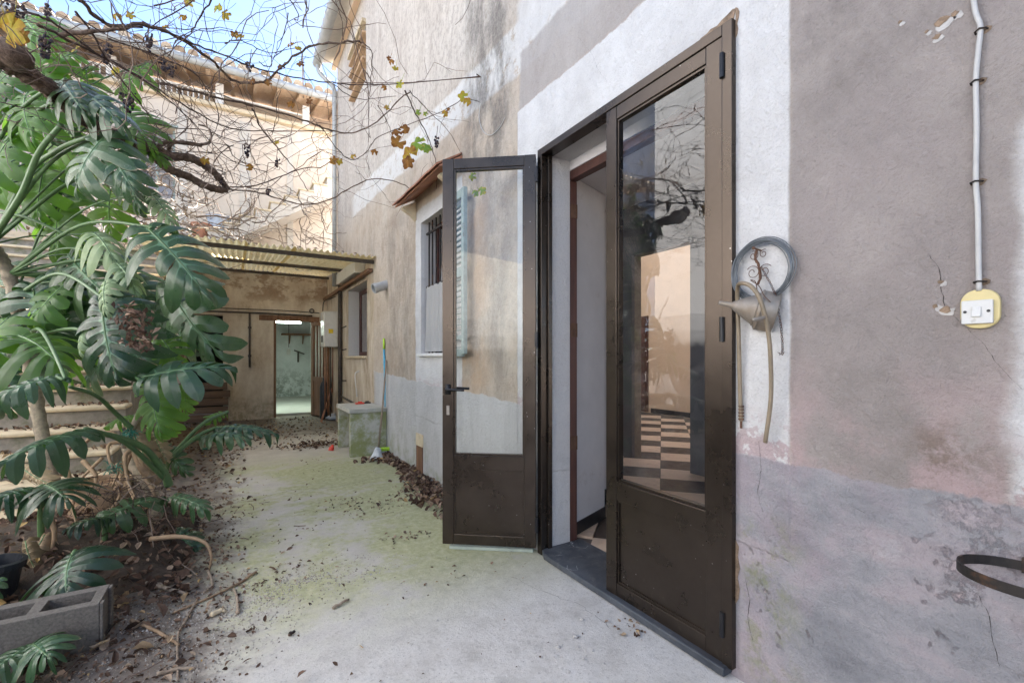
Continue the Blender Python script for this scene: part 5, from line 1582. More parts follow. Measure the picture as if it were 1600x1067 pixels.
# ---- the tall plant at left
tallp = thing('tall_monstera', tuple(at(22, 690, 3.25)), 'tall split-leaf plant with ringed stem climbing at the upper left', 'plant')
tr = [at(95, 800, 3.05), at(70, 700, 3.1), at(52, 600, 3.15), at(38, 530, 3.15), at(20, 450, 3.15), at(2, 405, 3.1), at(-30, 360, 3.0), at(-60, 250, 2.95), at(-40, 120, 2.9)]
tpts = spline(tr, 10)
ringr = [0.036 + 0.005 * (i % 2) + 0.003 * R.uniform(-1, 1) for i in range(len(tpts))]
MB().tube(tpts, ringr, 12, jit=0.05, rnd=R).build('stem', STEMM, tallp, smooth=True)
node = {n: tpts[i] for n, i in (('a', 48), ('b', 44), ('c', 38), ('d', 56), ('e', 66), ('f', 30))}
B_, A_, C_ = LEAF_B, LEAF_A, LEAF_C
TL = [  # base px,py,Z  tip px,py,Z  normal(right, up, toward)  width, material, droop, side, stalk node
    ((167, 212, 2.65), (118, 312, 2.60), (-.15, .35, 1.0), 1.25, A_, 0.7, 0.4, 'd'),
    ((168, 225, 2.66), (218, 312, 2.62), (.25, .35, 1.0), 0.70, A_, 0.8, 0.4, None),
    ((230, 356, 2.75), (334, 476, 2.70), (.25, .55, .8), 0.88, A_, 0.75, 0.55, 'b'),
    ((160, 470, 2.55), (188, 606, 2.50), (.0, .35, 1.0), 1.05, A_, 0.45, 0.6, 'c'),
    ((262, 445, 3.05), (362, 572, 3.05), (-.5, .6, .6), 0.75, A_, 0.7, 0.5, 'b'),
    ((222, 590, 2.55), (372, 575, 2.75), (.0, .85, .55), 0.85, A_, 0.5, 0.45, 'f'),
    ((92, 588, 2.35), (-30, 636, 2.15), (.1, .8, .55), 0.85, A_, 0.7, 0.85, 'f'),
    ((95, 318, 3.4), (92, 410, 3.3), (.0, -.2, 1.0), 1.5, B_, 0.4, 0.2, 'c'),
    ((70, 260, 3.3), (60, 360, 3.3), (.3, .0, 1.0), 1.0, B_, 0.5, 0.3, 'd'),
    ((100, 430, 3.5), (80, 535, 3.5), (.2, .2, 1.0), 1.1, A_, 0.6, 0.5, 'f'),
    ((30, 525, 2.7), (110, 590, 2.5), (.2, .9, .3), 1.2, B_, 0.6, 0.4, 'f'),
    ((10, 500, 2.8), (-40, 590, 2.6), (-.2, .7, .6), 1.1, B_, 0.6, 0.4, 'f'),
    ((98, 128, 2.75), (140, 190, 2.55), (.2, .5, .8), 0.62, A_, 0.6, 0.3, 'e'),
    ((128, 146, 2.75), (196, 204, 2.55), (.3, .6, .8), 0.55, A_, 0.6, 0.3, 'e'),
    ((20, 110, 3.0), (-20, 185, 2.9), (-.2, .3, 1.0), 1.1, B_, 0.6, 0.4, 'e'),
    ((60, 90, 3.2), (90, 170, 3.2), (.2, .1, 1.0), 0.9, B_, 0.6, 0.4, 'e'),
    ((40, 150, 2.9), (60, 235, 2.8), (.1, .1, 1.0), 1.2, B_, 0.7, 0.5, 'e'),
    ((135, 110, 3.4), (152, 190, 3.4), (.1, .1, 1.0), 0.6, B_, 0.4, 0.3, 'e'),
    ((190, 170, 3.2), (240, 232, 3.1), (.3, .4, .8), 0.9, B_, 0.6, 0.4, 'd'),
    ((215, 215, 3.3), (262, 262, 3.3), (.3, .4, .8), 0.7, B_, 0.6, 0.4, 'd'),
    ((200, 262, 3.2), (222, 340, 3.2), (.3, .1, 1), 0.8, A_, 0.6, 0.4, 'd'),
    ((20, 215, 2.9), (-10, 300, 2.8), (-.1, .2, 1), 1.2, B_, 0.7, 0.4, 'e'),
    ((140, 365, 3.0), (190, 432, 2.8), (.3, .7, .5), 0.55, C_, 1.3, 0.7, 'b'),
    ((165, 440, 2.6), (170, 500, 2.5), (.0, .2, 1), 0.55, C_, 0.6, 0.6, None),
    ((180, 410, 2.8), (220, 475, 2.7), (.4, .6, .5), 0.5, C_, 1.2, 0.6, 'b'),
    ((238, 305, 2.9), (275, 362, 2.85), (.4, .5, .7), 0.5, C_, 1.0, 0.5, 'b'),
    ((150, 500, 2.6), (128, 560, 2.5), (-.4, .3, .8), 0.5, C_, 1.2, 0.8, None),
    ((250, 525, 2.9), (285, 575, 2.9), (.2, .6, .7), 1.0, B_, 0.5, 0.4, None),
    ((40, 30, 3.1), (80, 80, 3.0), (.1, .3, 1), 0.9, B_, 0.6, 0.4, 'e'),
    ((200, 430, 3.4), (260, 520, 3.4), (.3, .3, .9), 0.8, A_, 0.6, 0.5, 'f'),
    ((255, 470, 3.3), (310, 560, 3.3), (-.2, .5, .8), 0.7, A_, 0.6, 0.5, 'b'),
    ((120, 200, 3.5), (70, 270, 3.5), (0, .2, 1), 1.0, B_, 0.5, 0.4, 'd'),
    ((30, 320, 3.6), (50, 300, 3.3), (0, .2, 1), 1.0, B_, 0.5, 0.4, None),
    ((235, 600, 2.9), (255, 690, 2.8), (.2, .3, 1), 0.8, B_, 0.5, 0.5, None),
    ((290, 600, 3.0), (292, 650, 3.0), (.2, .3, 1), 0.7, B_, 0.5, 0.5, None),
]
for i, (b_, t_, n_, wr, mt, dr, sd_, nd) in enumerate(TL):
    base, tip = at(*b_), at(*t_)
    sf = node[nd] if nd else None
    leaf_obj(tallp, base, tip, camvec(*n_), wr, mt, dr, sd_, 100 + i, sf, 0.0095 if mt is A_ else 0.0055, 0.12,
             ragged_=0.25 if mt is C_ else 0.05)
rb_ = random.Random(64)
for i in range(18):
    px_, py_ = rb_.uniform(-20, 235), rb_.uniform(60, 560)
    if px_ > 150 and 300 < py_ < 420: continue
    Z_ = rb_.uniform(3.1, 3.95)
    a_ = rb_.uniform(-1.1, 1.1); l_ = rb_.uniform(70, 120)
    b0_ = at(px_, py_, Z_); t0_ = at(px_ + l_ * sin(a_), py_ + l_ * cos(a_), Z_ + rb_.uniform(-.15, .1))
    nk = min(('b', 'c', 'd', 'e', 'f'), key=lambda q: (node[q] - b0_).length)
    leaf_obj(tallp, b0_, t0_, camvec(rb_.uniform(-.5, .5), rb_.uniform(-.1, .8), 0.8), rb_.uniform(.7, 1.2), rb_.choice((A_, B_, B_)), rb_.uniform(.4, .9), rb_.uniform(.3, .7), 700 + i, node[nk], 0.0045, 0.1, ragged_=0.15)
for i in range(6):
    px_, py_ = rb_.uniform(-30, 190), rb_.uniform(350, 480)
    Z_ = rb_.uniform(3.0, 3.7)
    a_ = rb_.uniform(-.9, .9); l_ = rb_.uniform(90, 135)
    b0_ = at(px_, py_, Z_); t0_ = at(px_ + l_ * sin(a_), py_ + l_ * cos(a_), Z_ + rb_.uniform(-.2, .1))
    nk = min(('b', 'c', 'f'), key=lambda q: (node[q] - b0_).length)
    leaf_obj(tallp, b0_, t0_, camvec(rb_.uniform(-.4, .4), rb_.uniform(.1, .8), 0.8), rb_.uniform(.9, 1.25), rb_.choice((A_, A_, B_)), rb_.uniform(.4, .9), rb_.uniform(.3, .6), 800 + i, node[nk], 0.0045, 0.1, ragged_=0.1)
# two stout petioles crossing the upper left
for pl, r_ in (([at(-30, 400, 3.0), at(30, 310, 2.8), at(60, 240, 2.7), at(96, 195, 2.65)], 0.017),
               ([at(-30, 420, 3.0), at(40, 280, 2.85), at(90, 235, 2.75), at(150, 210, 2.66)], 0.014),
               ([at(-10, 330, 3.1), at(40, 340, 3.0), at(100, 365, 3.0)], 0.010)):
    pts = spline(pl, 7)
    MB().tube(pts, taper(len(pts), r_ * 1.2, r_ * 0.8), 8).build('petiole', STALK, tallp, smooth=True)
# hanging clump of dead brown leaves in the middle of the crown
dc = MB()
c0 = at(200, 512, 2.42)
for i in range(210):
    t = R.random()
    c = c0 + CAMR * R.gauss(0.02 + 0.05 * t, 0.035) + UPV * (0.10 - 0.22 * t + R.gauss(0, 0.02)) + CAMF * R.gauss(0, 0.03)
    dc.tone = R.random() * 0.8
    u = Vector((R.uniform(-1, 1), R.uniform(-1, 1), R.uniform(-1, 1))).normalized(); v = u.orthogonal().normalized(); n_ = u.cross(v)
    s = R.uniform(0.010, 0.028)
    dc.add([c - u * s, c - u * s * .2 + v * s * .5 + n_ * s * .4, c + u * s, c - u * s * .2 - v * s * .5 + n_ * s * .3], [(0, 1, 2), (0, 2, 3)])
o = dc.build('dead_leaf_clump', LITTER, tallp, fix=False); o['kind'] = 'stuff'

# ---- the sprawling plant lower down, with a tangle of roots
lowp = thing('sprawling_monstera', tuple(on_z(215, 800)), 'sprawling split-leaf plant with tangled aerial roots beside the courtyard path', 'plant')
q0 = on_z(232, 830)
st = spline([on_z(195, 905) + Vector((0, 0, 0.02)), at(222, 850, 2.95), at(245, 800, 3.05), at(232, 760, 3.1), at(205, 720, 3.15), at(200, 690, 3.2)], 8)
MB().tube(st, [0.036 + 0.006 * sin(i * 2.1) for i in range(len(st))], 10, jit=0.07, rnd=R).build('stem', STEMM, lowp, smooth=True)
st2p = spline([at(250, 752, 3.05), at(228, 735, 3.0), at(212, 700, 3.0), at(205, 690, 3.05)], 8)
MB().tube(st2p, taper(len(st2p), 0.035, 0.028), 10, jit=0.08, rnd=R).build('stem', ROOTM, lowp, smooth=True)
crown = at(262, 752, 3.0)
LL = [
    ((135, 672, 2.45), (-20, 738, 2.0), (.05, .85, .5), 0.62, A_, 0.5, 0.75, (262, 752, 3.0)),
    ((62, 762, 2.35), (-45, 800, 2.1), (.1, .9, .4), 0.95, A_, 0.7, 0.6, (66, 880, 2.45)),
    ((70, 758, 2.36), (112, 790, 2.2), (.2, .9, .4), 1.1, A_, 0.7, 0.6, None),
    ((168, 806, 2.6), (262, 776, 2.9), (.1, .8, .6), 0.85, A_, 0.6, 0.5, (160, 880, 2.6)),
    ((165, 808, 2.58), (95, 832, 2.4), (-.1, .8, .5), 0.85, A_, 0.7, 0.6, None),
    ((114, 866, 2.15), (106, 940, 1.95), (.0, .75, .7), 1.55, A_, 0.8, 0.55, (70, 985, 2.15)),
    ((340, 668, 3.4), (438, 680, 3.4), (.0, .9, .4), 0.42, A_, 0.6, 0.6, (262, 720, 3.15)),
    ((318, 682, 3.4), (395, 690, 3.3), (.0, .9, .4), 0.55, A_, 0.9, 0.8, (262, 720, 3.15)),
    ((270, 775, 2.9), (330, 800, 2.8), (.0, .9, .4), 0.5, A_, 0.6, 0.5, None),
    ((240, 625, 3.1), (278, 680, 3.1), (.2, .4, .9), 0.95, B_, 0.6, 0.5, (215, 720, 3.15)),
    ((255, 700, 3.2), (300, 745, 3.2), (.2, .4, .9), 0.6, A_, 0.6, 0.5, (230, 730, 3.15)),
    ((210, 650, 3.3), (160, 670, 3.2), (-.2, .6, .7), 0.6, B_, 0.8, 0.6, (215, 720, 3.15)),
    ((350, 645, 3.6), (315, 660, 3.5), (0, .6, .8), 0.8, B_, 0.6, 0.5, (262, 720, 3.15)),
    ((275, 830, 2.9), (320, 872, 2.85), (0, .7, .7), 0.7, A_, 0.6, 0.5, None),
]
for i, (b_, t_, n_, wr, mt, dr, sd_, nd) in enumerate(LL):
    leaf_obj(lowp, at(*b_), at(*t_), camvec(*n_), wr, mt, dr, sd_, 300 + i, at(*nd) if nd else None, 0.012, 0.10)
# thick arching petiole from the crown to the leaf at far left
pts = spline([at(264, 758, 3.0), at(255, 735, 2.95), at(225, 700, 2.8), at(180, 682, 2.62), at(132, 673, 2.45)], 8)
MB().tube(pts, taper(len(pts), 0.026, 0.012), 10).build('petiole', STALK, lowp, smooth=True)
pts = spline([at(205, 668, 2.9), at(180, 645, 2.8), at(150, 618, 2.6), at(108, 604, 2.45)], 8)
MB().tube(pts, taper(len(pts), 0.016, 0.009), 8).build('petiole', STALK, lowp, smooth=True)
RT = [[(205, 706, 3.0), (196, 735, 2.95), (205, 770, 2.9), (222, 800, 2.8), (224, 815, 2.8)],
      [(212, 700, 2.95), (196, 712, 2.9), (200, 750, 2.85), (213, 780, 2.8)],
      [(190, 690, 3.0), (170, 695, 2.95), (172, 720, 2.9), (185, 735, 2.9), (175, 760, 2.85)],
      [(135, 690, 3.05), (150, 678, 3.0), (175, 675, 3.0), (192, 688, 3.0)],
      [(100, 720, 3.0), (115, 770, 2.9), (112, 800, 2.85)],
      [(130, 720, 3.0), (150, 745, 2.95), (140, 775, 2.9), (110, 800, 2.8)],
      [(235, 842, 2.62), (280, 838, 2.60), (318, 846, 2.6), (330, 868, 2.58), (326, 895, 2.6)],
      [(70, 790, 2.4), (85, 830, 2.4), (78, 870, 2.4)],
      [(100, 775, 2.6), (115, 800, 2.55), (120, 825, 2.5)],
      [(160, 715, 3.0), (130, 745, 2.95), (125, 760, 2.9)],
      [(225, 745, 2.95), (240, 770, 2.9), (232, 800, 2.85), (240, 830, 2.8)],
      [(180, 745, 2.95), (186, 775, 2.9), (170, 800, 2.85)]]
for i, ctrl in enumerate(RT):
    pts = spline([at(*c) for c in ctrl], 7)
    MB().tube(pts, taper(len(pts), R.uniform(0.009, 0.017), 0.005), 7, jit=0.12, rnd=R).build('aerial_root', ROOTM, lowp, smooth=True)
for ctrl in ([(185, 765, 2.95), (195, 745, 2.95), (186, 722, 2.95)], [(196, 775, 2.95), (200, 750, 2.95)]):
    pts = spline([at(*c) for c in ctrl], 6)
    MB().tube(pts, taper(len(pts), 0.03, 0.022), 9, jit=0.1, rnd=R).build('aerial_root', ROOTM, lowp, smooth=True)
fr = MB()
for i in range(260):
    c = at(R.uniform(130, 260), R.uniform(740, 870), R.uniform(2.6, 3.1))
    if c.z < 0.03: c.z = R.uniform(0.03, 0.2)
    d = Vector((R.uniform(-1, 1), R.uniform(-1, 1), R.uniform(-1.2, .2))).normalized()
    l = R.uniform(0.06, 0.22)
    fr.tone = R.random()
    e = c + d * l
    e.z = max(0.02, e.z)
    fr.tube([c, c.lerp(e, .5) + Vector((R.uniform(-.02, .02), R.uniform(-.02, .02), R.uniform(-.02, .02))), e], R.uniform(0.0012, 0.0032), 4, cap=False)
o = fr.build('fine_roots', TWIG, lowp, fix=False); o['kind'] = 'stuff'
# dead hanging leaves by the stem
for (b_, t_, wr, sd_) in (((205, 665, 2.95), (245, 740, 2.9), 0.42, 3), ((40, 845, 2.35), (75, 915, 2.3), 0.42, 5), ((70, 835, 2.4), (40, 930, 2.3), 0.32, 6), ((35, 730, 2.8), (105, 768, 2.7), 0.32, 8), ((240, 675, 3.0), (265, 725, 3.0), 0.4, 11)):
    leaf_obj(lowp, at(*b_), at(*t_), camvec(.2, .3, .9), wr, LEAF_DEAD, 0.8, 1.1, sd_, None, split=0.8, name='dead_leaf')
# sawn stake tied with green net
sk = thing('garden_stake', tuple(at(200, 690, 2.92)), 'pale leaning stake with a dark cap tied into the sprawling plant', 'stake')
MB().tube([at(192, 700, 2.9), at(228, 622, 2.98)], 0.017, 10).build('stake', GREYWOOD, sk, smooth=True)
MB().tube([at(222, 634, 2.972), at(231, 615, 2.99)], 0.021, 12).build('cap', BLACKMETAL, sk)
gt_ = MB()
for i in range(60):
    c = at(R.uniform(190, 212), R.uniform(672, 688), 2.9); d = Vector((R.uniform(-1, 1), R.uniform(-1, 1), R.uniform(-1, 1))) * 0.035
    gt_.tube([c, c + d * .5 + Vector((0, 0, .01)), c + d], 0.0025, 4)
gt_.build('net_tie', GREENTIE, sk)
gt_ = MB()
for i in range(30):
    c = at(R.uniform(168, 186), R.uniform(724, 742), 2.86); d = Vector((R.uniform(-1, 1), R.uniform(-1, 1), R.uniform(-1, 1))) * 0.03
    gt_.tube([c, c + d * .5 + Vector((0, 0, .01)), c + d], 0.002, 4)
gt_.build('net_tie', GREENTIE, sk)

# ---- the small plant in front, by the block
frp = thing('front_monstera', tuple(on_z(70, 1030)), 'low dark split-leaf plant in front of the grey concrete block', 'plant')
gp = on_z(105, 985)
for i, (b_, t_, n_, wr, dr, sd_, s_) in enumerate((
        ((48, 1008, 1.72), (-25, 1062, 1.55), (.1, .8, .6), 1.15, 0.5, 0.5, (106, 935, 1.95)),
        ((50, 1006, 1.72), (84, 1035, 1.62), (.3, .85, .5), 1.1, 0.7, 0.5, None),
        ((-5, 905, 2.0), (-60, 960, 1.9), (0, .8, .6), 1.0, 0.5, 0.5, None))):
    leaf_obj(frp, at(*b_), at(*t_), camvec(*n_), wr, A_, dr, sd_, 500 + i, at(*s_) if s_ else None, 0.008, -0.15)

# ================================================================== GRAPE VINE OVERHEAD
vine = thing('grape_vine', tuple(at(-60, 60, 2.5)), 'bare old grape vine with thick shaggy trunk spreading across the sky', 'vine')
def zl(px, py):
    """distance of the vine's layer, about 2.8 to 3.3 m above the ground"""
    zt = 2.75 + 0.0007 * px
    return FPX * (zt - EYE) / (558 - py)
trunk = [at(-70, 40, 2.35), at(-15, 85, 2.4), at(30, 108, 2.5), at(80, 142, 2.65), at(130, 185, 2.85), at(190, 218, 3.1), at(240, 233, 3.3)]
pts = spline(trunk, 9)
MB().tube(pts, [r * (1 + 0.10 * sin(i * 1.3)) for i, r in enumerate(taper(len(pts), 0.055, 0.040))], 12, jit=0.16, rnd=R).build('trunk', BARK, vine, smooth=True)
MB().lathe([(0, -0.06), (0.06, -0.05), (0.085, 0), (0.07, 0.05), (0, 0.07)], at(20, 88, 2.42), (0.4, 0.1, 0.9), 14).build('burl', BARK, vine, smooth=True)
for ctrl, ra, rb in (([(232, 230), (262, 243), (292, 246), (314, 255), (337, 272), (352, 291)], 0.036, 0.024),
                     ([(236, 238), (262, 263), (296, 277), (319, 290), (348, 297), (355, 291)], 0.030, 0.026),
                     ([(262, 240), (268, 226), (285, 222), (320, 226), (330, 215), (325, 200), (310, 195)], 0.012, 0.006),
                     ([(240, 232), (262, 222), (285, 224), (315, 228)], 0.016, 0.010)):
    pts = spline([at(a, b_, 3.3 + 0.004 * (a - 240)) for a, b_ in ctrl], 8)
    MB().tube(pts, [r * (1 + 0.08 * sin(i * 1.7)) for i, r in enumerate(taper(len(pts), ra, rb))], 10, jit=0.14, rnd=R).build('limb', BARK, vine, smooth=True)
b = MB()                                              # shaggy strips of bark
for i in range(90):
    p = trunk[0].lerp(trunk[1], 0)
    t = R.random() * (len(trunk) - 1.001); k = int(t)
    p = trunk[k].lerp(trunk[k + 1], t - k); d = (trunk[k + 1] - trunk[k]).normalized()
    s = d.orthogonal().normalized(); u = d.cross(s); a = R.uniform(0, 6.28); r_ = 0.05
    q = p + (s * cos(a) + u * sin(a)) * r_
    b.tone = R.random()
    b.bar(q, q + d * R.uniform(.04, .12) + (s * cos(a) + u * sin(a)) * R.uniform(0, .012), 0.006, 0.002)
o = b.build('bark_strips', TWIG, vine, fix=False); o['kind'] = 'stuff'

CANES = [
    ([(95, -20), (130, 5), (160, 35), (190, 42), (222, 39), (262, 52), (300, 72), (335, 98), (362, 125), (395, 130), (415, 126), (440, 104), (462, 86), (490, 72), (530, 67), (562, 64)], 0.009),
    ([(222, 36), (300, 68), (350, 88), (420, 112), (480, 124), (520, 130), (570, 134), (640, 130), (750, 120)], 0.005),
    ([(95, 55), (150, 50), (222, 41)], 0.011),
    ([(250, 130), (300, 143), (350, 155), (420, 172), (480, 190), (520, 205), (550, 208), (590, 190), (620, 160), (640, 143)], 0.007),
    ([(395, 170), (405, 195), (420, 215), (440, 240), (462, 265), (482, 300)], 0.006),
    ([(632, 143), (650, 178), (664, 205), (675, 232), (682, 262), (682, 296)], 0.005),
    ([(640, 143), (668, 172), (700, 205), (722, 242)], 0.003),
    ([(500, 195), (520, 225), (540, 246), (555, 250), (575, 235), (590, 215), (640, 195), (700, 170), (725, 155), (748, 160)], 0.004),
    ([(355, 293), (400, 290), (440, 275), (480, 262), (500, 262), (520, 250)], 0.006),
    ([(352, 296), (400, 300), (440, 312), (480, 320), (520, 310), (545, 295), (580, 280), (620, 285), (650, 300)], 0.007),
    ([(120, 20), (150, 60), (170, 100), (210, 150), (240, 190), (262, 222)], 0.005),
    ([(60, 40), (120, 70), (200, 110), (280, 160), (360, 200), (450, 205), (520, 205)], 0.006),
    ([(40, 20), (90, 40), (160, 90), (230, 130), (300, 190), (360, 250), (420, 270)], 0.005),
    ([(330, 0), (310, 30), (295, 55), (280, 60), (262, 90)], 0.004),
    ([(240, 8), (310, -5), (240, 40), (225, 60), (232, 82)], 0.003),
    ([(350, 68), (378, 64), (420, 82), (470, 74)], 0.003),
    ([(170, 60), (250, 90), (310, 120), (342, 178), (332, 215)], 0.004),
    ([(450, 20), (440, 60), (415, 125)], 0.0025),
    ([(560, 65), (580, 80), (580, 120), (575, 170), (578, 215)], 0.003),
    ([(520, 132), (560, 155), (620, 150)], 0.003),
    ([(590, 165), (605, 190), (612, 212), (620, 225)], 0.003),
]
r9 = random.Random(91)
cane_pts = []
for ctrl, r_ in CANES:
    c = []
    for (a, b_) in ctrl:
        Z = zl(a, b_) if b_ < 470 else 4
        if a > 560:
            dx, dy = ray(a)
            Z = min(Z, XW / dx - 0.06)
        c.append(at(a, b_, min(Z, 4.6) + r9.uniform(-.04, .04)))
    pts = spline(c, 5)
    pts = [p + Vector((r9.uniform(-1, 1), r9.uniform(-1, 1), r9.uniform(-1, 1))) * 0.005 for p in pts]
    MB().tube(pts, [max(0.0014, q * (1.25 if i % 4 == 0 else 1)) for i, q in enumerate(taper(len(pts), r_, r_ * 0.55))], 6).build('cane', BARK if r_ > 0.0065 else TWIG, vine, smooth=True)
    cane_pts.append(pts)

def twig_walk(mb, p, d, n, step, r0, rnd, flat=0.9, zc=None, branch=0.10, depth=0, lim=None):
    pts = [p.copy()]
    d = d.normalized()
    for i in range(n):
        d = d + Vector((rnd.gauss(0, .20), rnd.gauss(0, .20), rnd.gauss(0, .16)))
        if i % 3 == 0:
            d += Vector((rnd.gauss(0, .32), rnd.gauss(0, .32), rnd.gauss(0, .25)))
        if zc is not None:
            d.z += (zc - p.z) * 0.25
            d.z *= flat
        d.normalize()
        p = p + d * step * rnd.uniform(0.7, 1.3)
        if lim and not lim(p):
            break
        pts.append(p.copy())
        if rnd.random() < branch and depth < 2 and i > 1:
            a = rnd.uniform(0.5, 1.2) * rnd.choice((-1, 1))
            e = Vector((d.x * cos(a) - d.y * sin(a), d.x * sin(a) + d.y * cos(a), d.z + rnd.gauss(-.1, .45)))
            twig_walk(mb, p.copy(), e, int(n * rnd.uniform(.3, .6)), step, r0 * 0.7, rnd, flat, zc, branch, depth + 1, lim)
    if len(pts) > 2:
        mb.tone = rnd.uniform(0, 0.85)
        rr = [max(0.0011, q * (1.35 if i % 3 == 1 else 1)) for i, q in enumerate(taper(len(pts), r0, r0 * 0.5))]
        mb.tube(pts, rr, 4, cap=False)
def lim1(p):
    return p.x < XW - 0.05 and p.z > 2.05 and p.y < 9
tw_ = MB()
r5 = random.Random(5)
for i in range(165):
    p = Vector((r5.uniform(-2.4, 0.55), r5.uniform(2.0, 5.6), r5.uniform(2.55, 3.15)))
    a = r5.uniform(0, 6.28)
    twig_walk(tw_, p, Vector((cos(a), sin(a), r5.gauss(0, .2))), r5.randint(12, 26), 0.055, r5.uniform(0.0015, 0.0036), r5, zc=r5.uniform(2.6, 3.15), lim=lim1)
for pts in cane_pts:
    for i in range(2, len(pts), 3):
        if r5.random() < 0.42:
            a = r5.uniform(0, 6.28)
            twig_walk(tw_, pts[i], Vector((cos(a), sin(a), r5.gauss(-.1, .5))), r5.randint(5, 15), 0.045, r5.uniform(0.0014, 0.0026), r5, flat=1.0, lim=lim1)
o = tw_.build('twigs', TWIG, vine, fix=False); o['kind'] = 'stuff'

def vine_leaf(c, s, tone, rnd, nrm):
    n = Vector(nrm).normalized(); u = n.orthogonal().normalized()
    a0 = rnd.uniform(0, 6.28)
    u = u * cos(a0) + n.cross(u) * sin(a0); v = n.cross(u)
    mb = MB(); mb.tone = tone
    prof = []
    for k in range(25):
        a = -2.75 + 5.5 * k / 24
        r = s * (0.62 + 0.30 * abs(cos(2.5 * a)) ** 0.8 + 0.07 * rnd.uniform(-1, 1)) * (1 - 0.12 * abs(a) / 2.75)
        prof.append((r * cos(a), r * sin(a)))
    vs_ = [c + n * 0.006]
    cup = rnd.uniform(-0.35, 0.45)
    for x_, y_ in prof:
        d_ = (x_ * x_ + y_ * y_) / s
        vs_.append(c + u * x_ + v * y_ - n * (cup * d_ + 0.10 * s * sin(6 * math.atan2(y_, x_))))
    mb.add(vs_, [(0, k + 1, k + 2) for k in range(len(prof) - 1)])
    # petiole
    mb.tube([c, c - u * s * 0.5 + Vector((0, 0, .02)), c - u * s * 1.0 + Vector((0, 0, .05))], 0.0014, 4)
    # edges of the older leaves turn brown
    for i, q in enumerate(mb.v):
        if 1 <= i <= len(prof):
            mb.tones[i] = max(0, tone - rnd.uniform(0, .38))
    return mb.build('vine_leaf', VINELEAF, vine, smooth=True, fix=False)
VL = [(622, 224, 3.2, .050, .35), (640, 240, 3.2, .055, .45), (652, 224, 3.2, .055, .9), (664, 228, 3.2, .045, .95), (637, 252, 3.15, .042, .25), (620, 205, 3.25, .035, .15), (632, 203, 3.25, .035, .2),
      (625, 132, 3.3, .042, .75), (612, 98, 3.4, .028, .3), (618, 108, 3.4, .030, .65), (608, 92, 3.4, .022, .1), (724, 152, 3.1, .042, .7), (730, 160, 3.1, .035, .55), (654, 176, 3.2, .025, .95), (665, 178, 3.2, .022, .9),
      (695, 178, 3.2, .03, .5), (700, 172, 3.2, .025, .15), (600, 138, 3.4, .025, .3), (605, 168, 3.4, .025, .55), (454, 70, 2.7, .028, .35), (466, 75, 2.7, .026, .6), (375, 60, 2.6, .035, .55), (368, 56, 2.6, .03, .45),
      (342, 16, 2.5, .04, .75), (352, 22, 2.5, .035, .6), (296, 4, 2.4, .035, .6), (285, 28, 2.4, .03, .45), (20, 46, 2.1, .085, .62), (8, 30, 2.1, .06, .55), (38, 60, 2.15, .05, .5), (738, 275, 3.05, .035, .85), (752, 298, 3.05, .04, .85), (742, 302, 3.05, .03, .95),
      (520, 250, 4.0, .05, .4), (530, 252, 4.0, .04, .6), (552, 245, 4.2, .035, .55), (430, 222, 3.4, .035, .6), (258, 44, 2.6, .025, .5), (320, 250, 3.4, .04, .5), (180, 112, 2.8, .04, .65), (120, 78, 2.6, .035, .7), (205, 25, 2.5, .03, .6), (182, 26, 2.5, .03, .55), (585, 238, 4.0, .04, .3), (390, 262, 3.6, .04, .4), (455, 165, 3.0, .03, .3), (395, 128, 2.9, .03, .2), (440, 105, 2.9, .03, .15), (470, 100, 2.9, .032, .2), (420, 130, 2.9, .03, .25), (484, 158, 3.1, .03, .1)]
for (px_, py_, Z, s_, tn) in VL:
    vine_leaf(at(px_, py_, Z), s_ * (1.35 if 615 < px_ < 670 and py_ > 195 else 1.0), tn, r9, camvec(r9.uniform(-.5, .5), r9.uniform(-.3, .6), 1))
ico = bmesh.new(); bmesh.ops.create_icosphere(ico, subdivisions=1, radius=1.0)
iv = [v.co.copy() for v in ico.verts]; iface = [tuple(v.index for v in f.verts) for f in ico.faces]; ico.free()
def grapes(px_, py_, Z, w, h, n, rnd):
    c = at(px_, py_, Z)
    mb = MB()
    for i in range(n):
        t = rnd.random()
        rad = w * (1 - 0.7 * t) * sqrt(rnd.random())
        a = rnd.uniform(0, 6.28)
        q = c + Vector((rad * cos(a), rad * sin(a), h * (0.5 - t)))
        r_ = rnd.uniform(0.0055, 0.010)
        mb.tone = rnd.random()
        mb.add([q + Vector((v.x * r_, v.y * r_ * rnd.uniform(.7, 1), v.z * r_ * 1.2)) for v in iv], iface)
    mb.tone = 0.9
    mb.tube([c + Vector((0, 0, h * .5)), c + Vector((0.01, 0, h * .5 + 0.09))], 0.002, 4)
    mb.tube([c + Vector((0, 0, h * .5)), c - Vector((0, 0, h * .45))], 0.0018, 4)
    return mb.build('grape_cluster', GRAPE, vine, fix=False)
for (px_, py_, Z, w, h, n) in ((22, 22, 2.2, .055, .16, 70), (70, 72, 2.5, .042, .13, 60), (232, 68, 2.7, .022, .11, 30), (166, 84, 2.7, .035, .12, 40), (200, 160, 2.95, .05, .13, 45), (386, 236, 3.6, .025, .10, 28), (682, 224, 3.25, .020, .075, 24), (255, 102, 2.8, .03, .07, 22), (268, 112, 2.8, .03, .07, 20), (432, 255, 3.7, .025, .07, 18), (390, 105, 2.9, .025, .05, 14), (346, 283, 3.7, .03, .05, 14), (418, 300, 3.9, .035, .05, 14), (74, 20, 2.5, .02, .06, 14)):
    grapes(px_, py_, Z, w, h, n, r9)

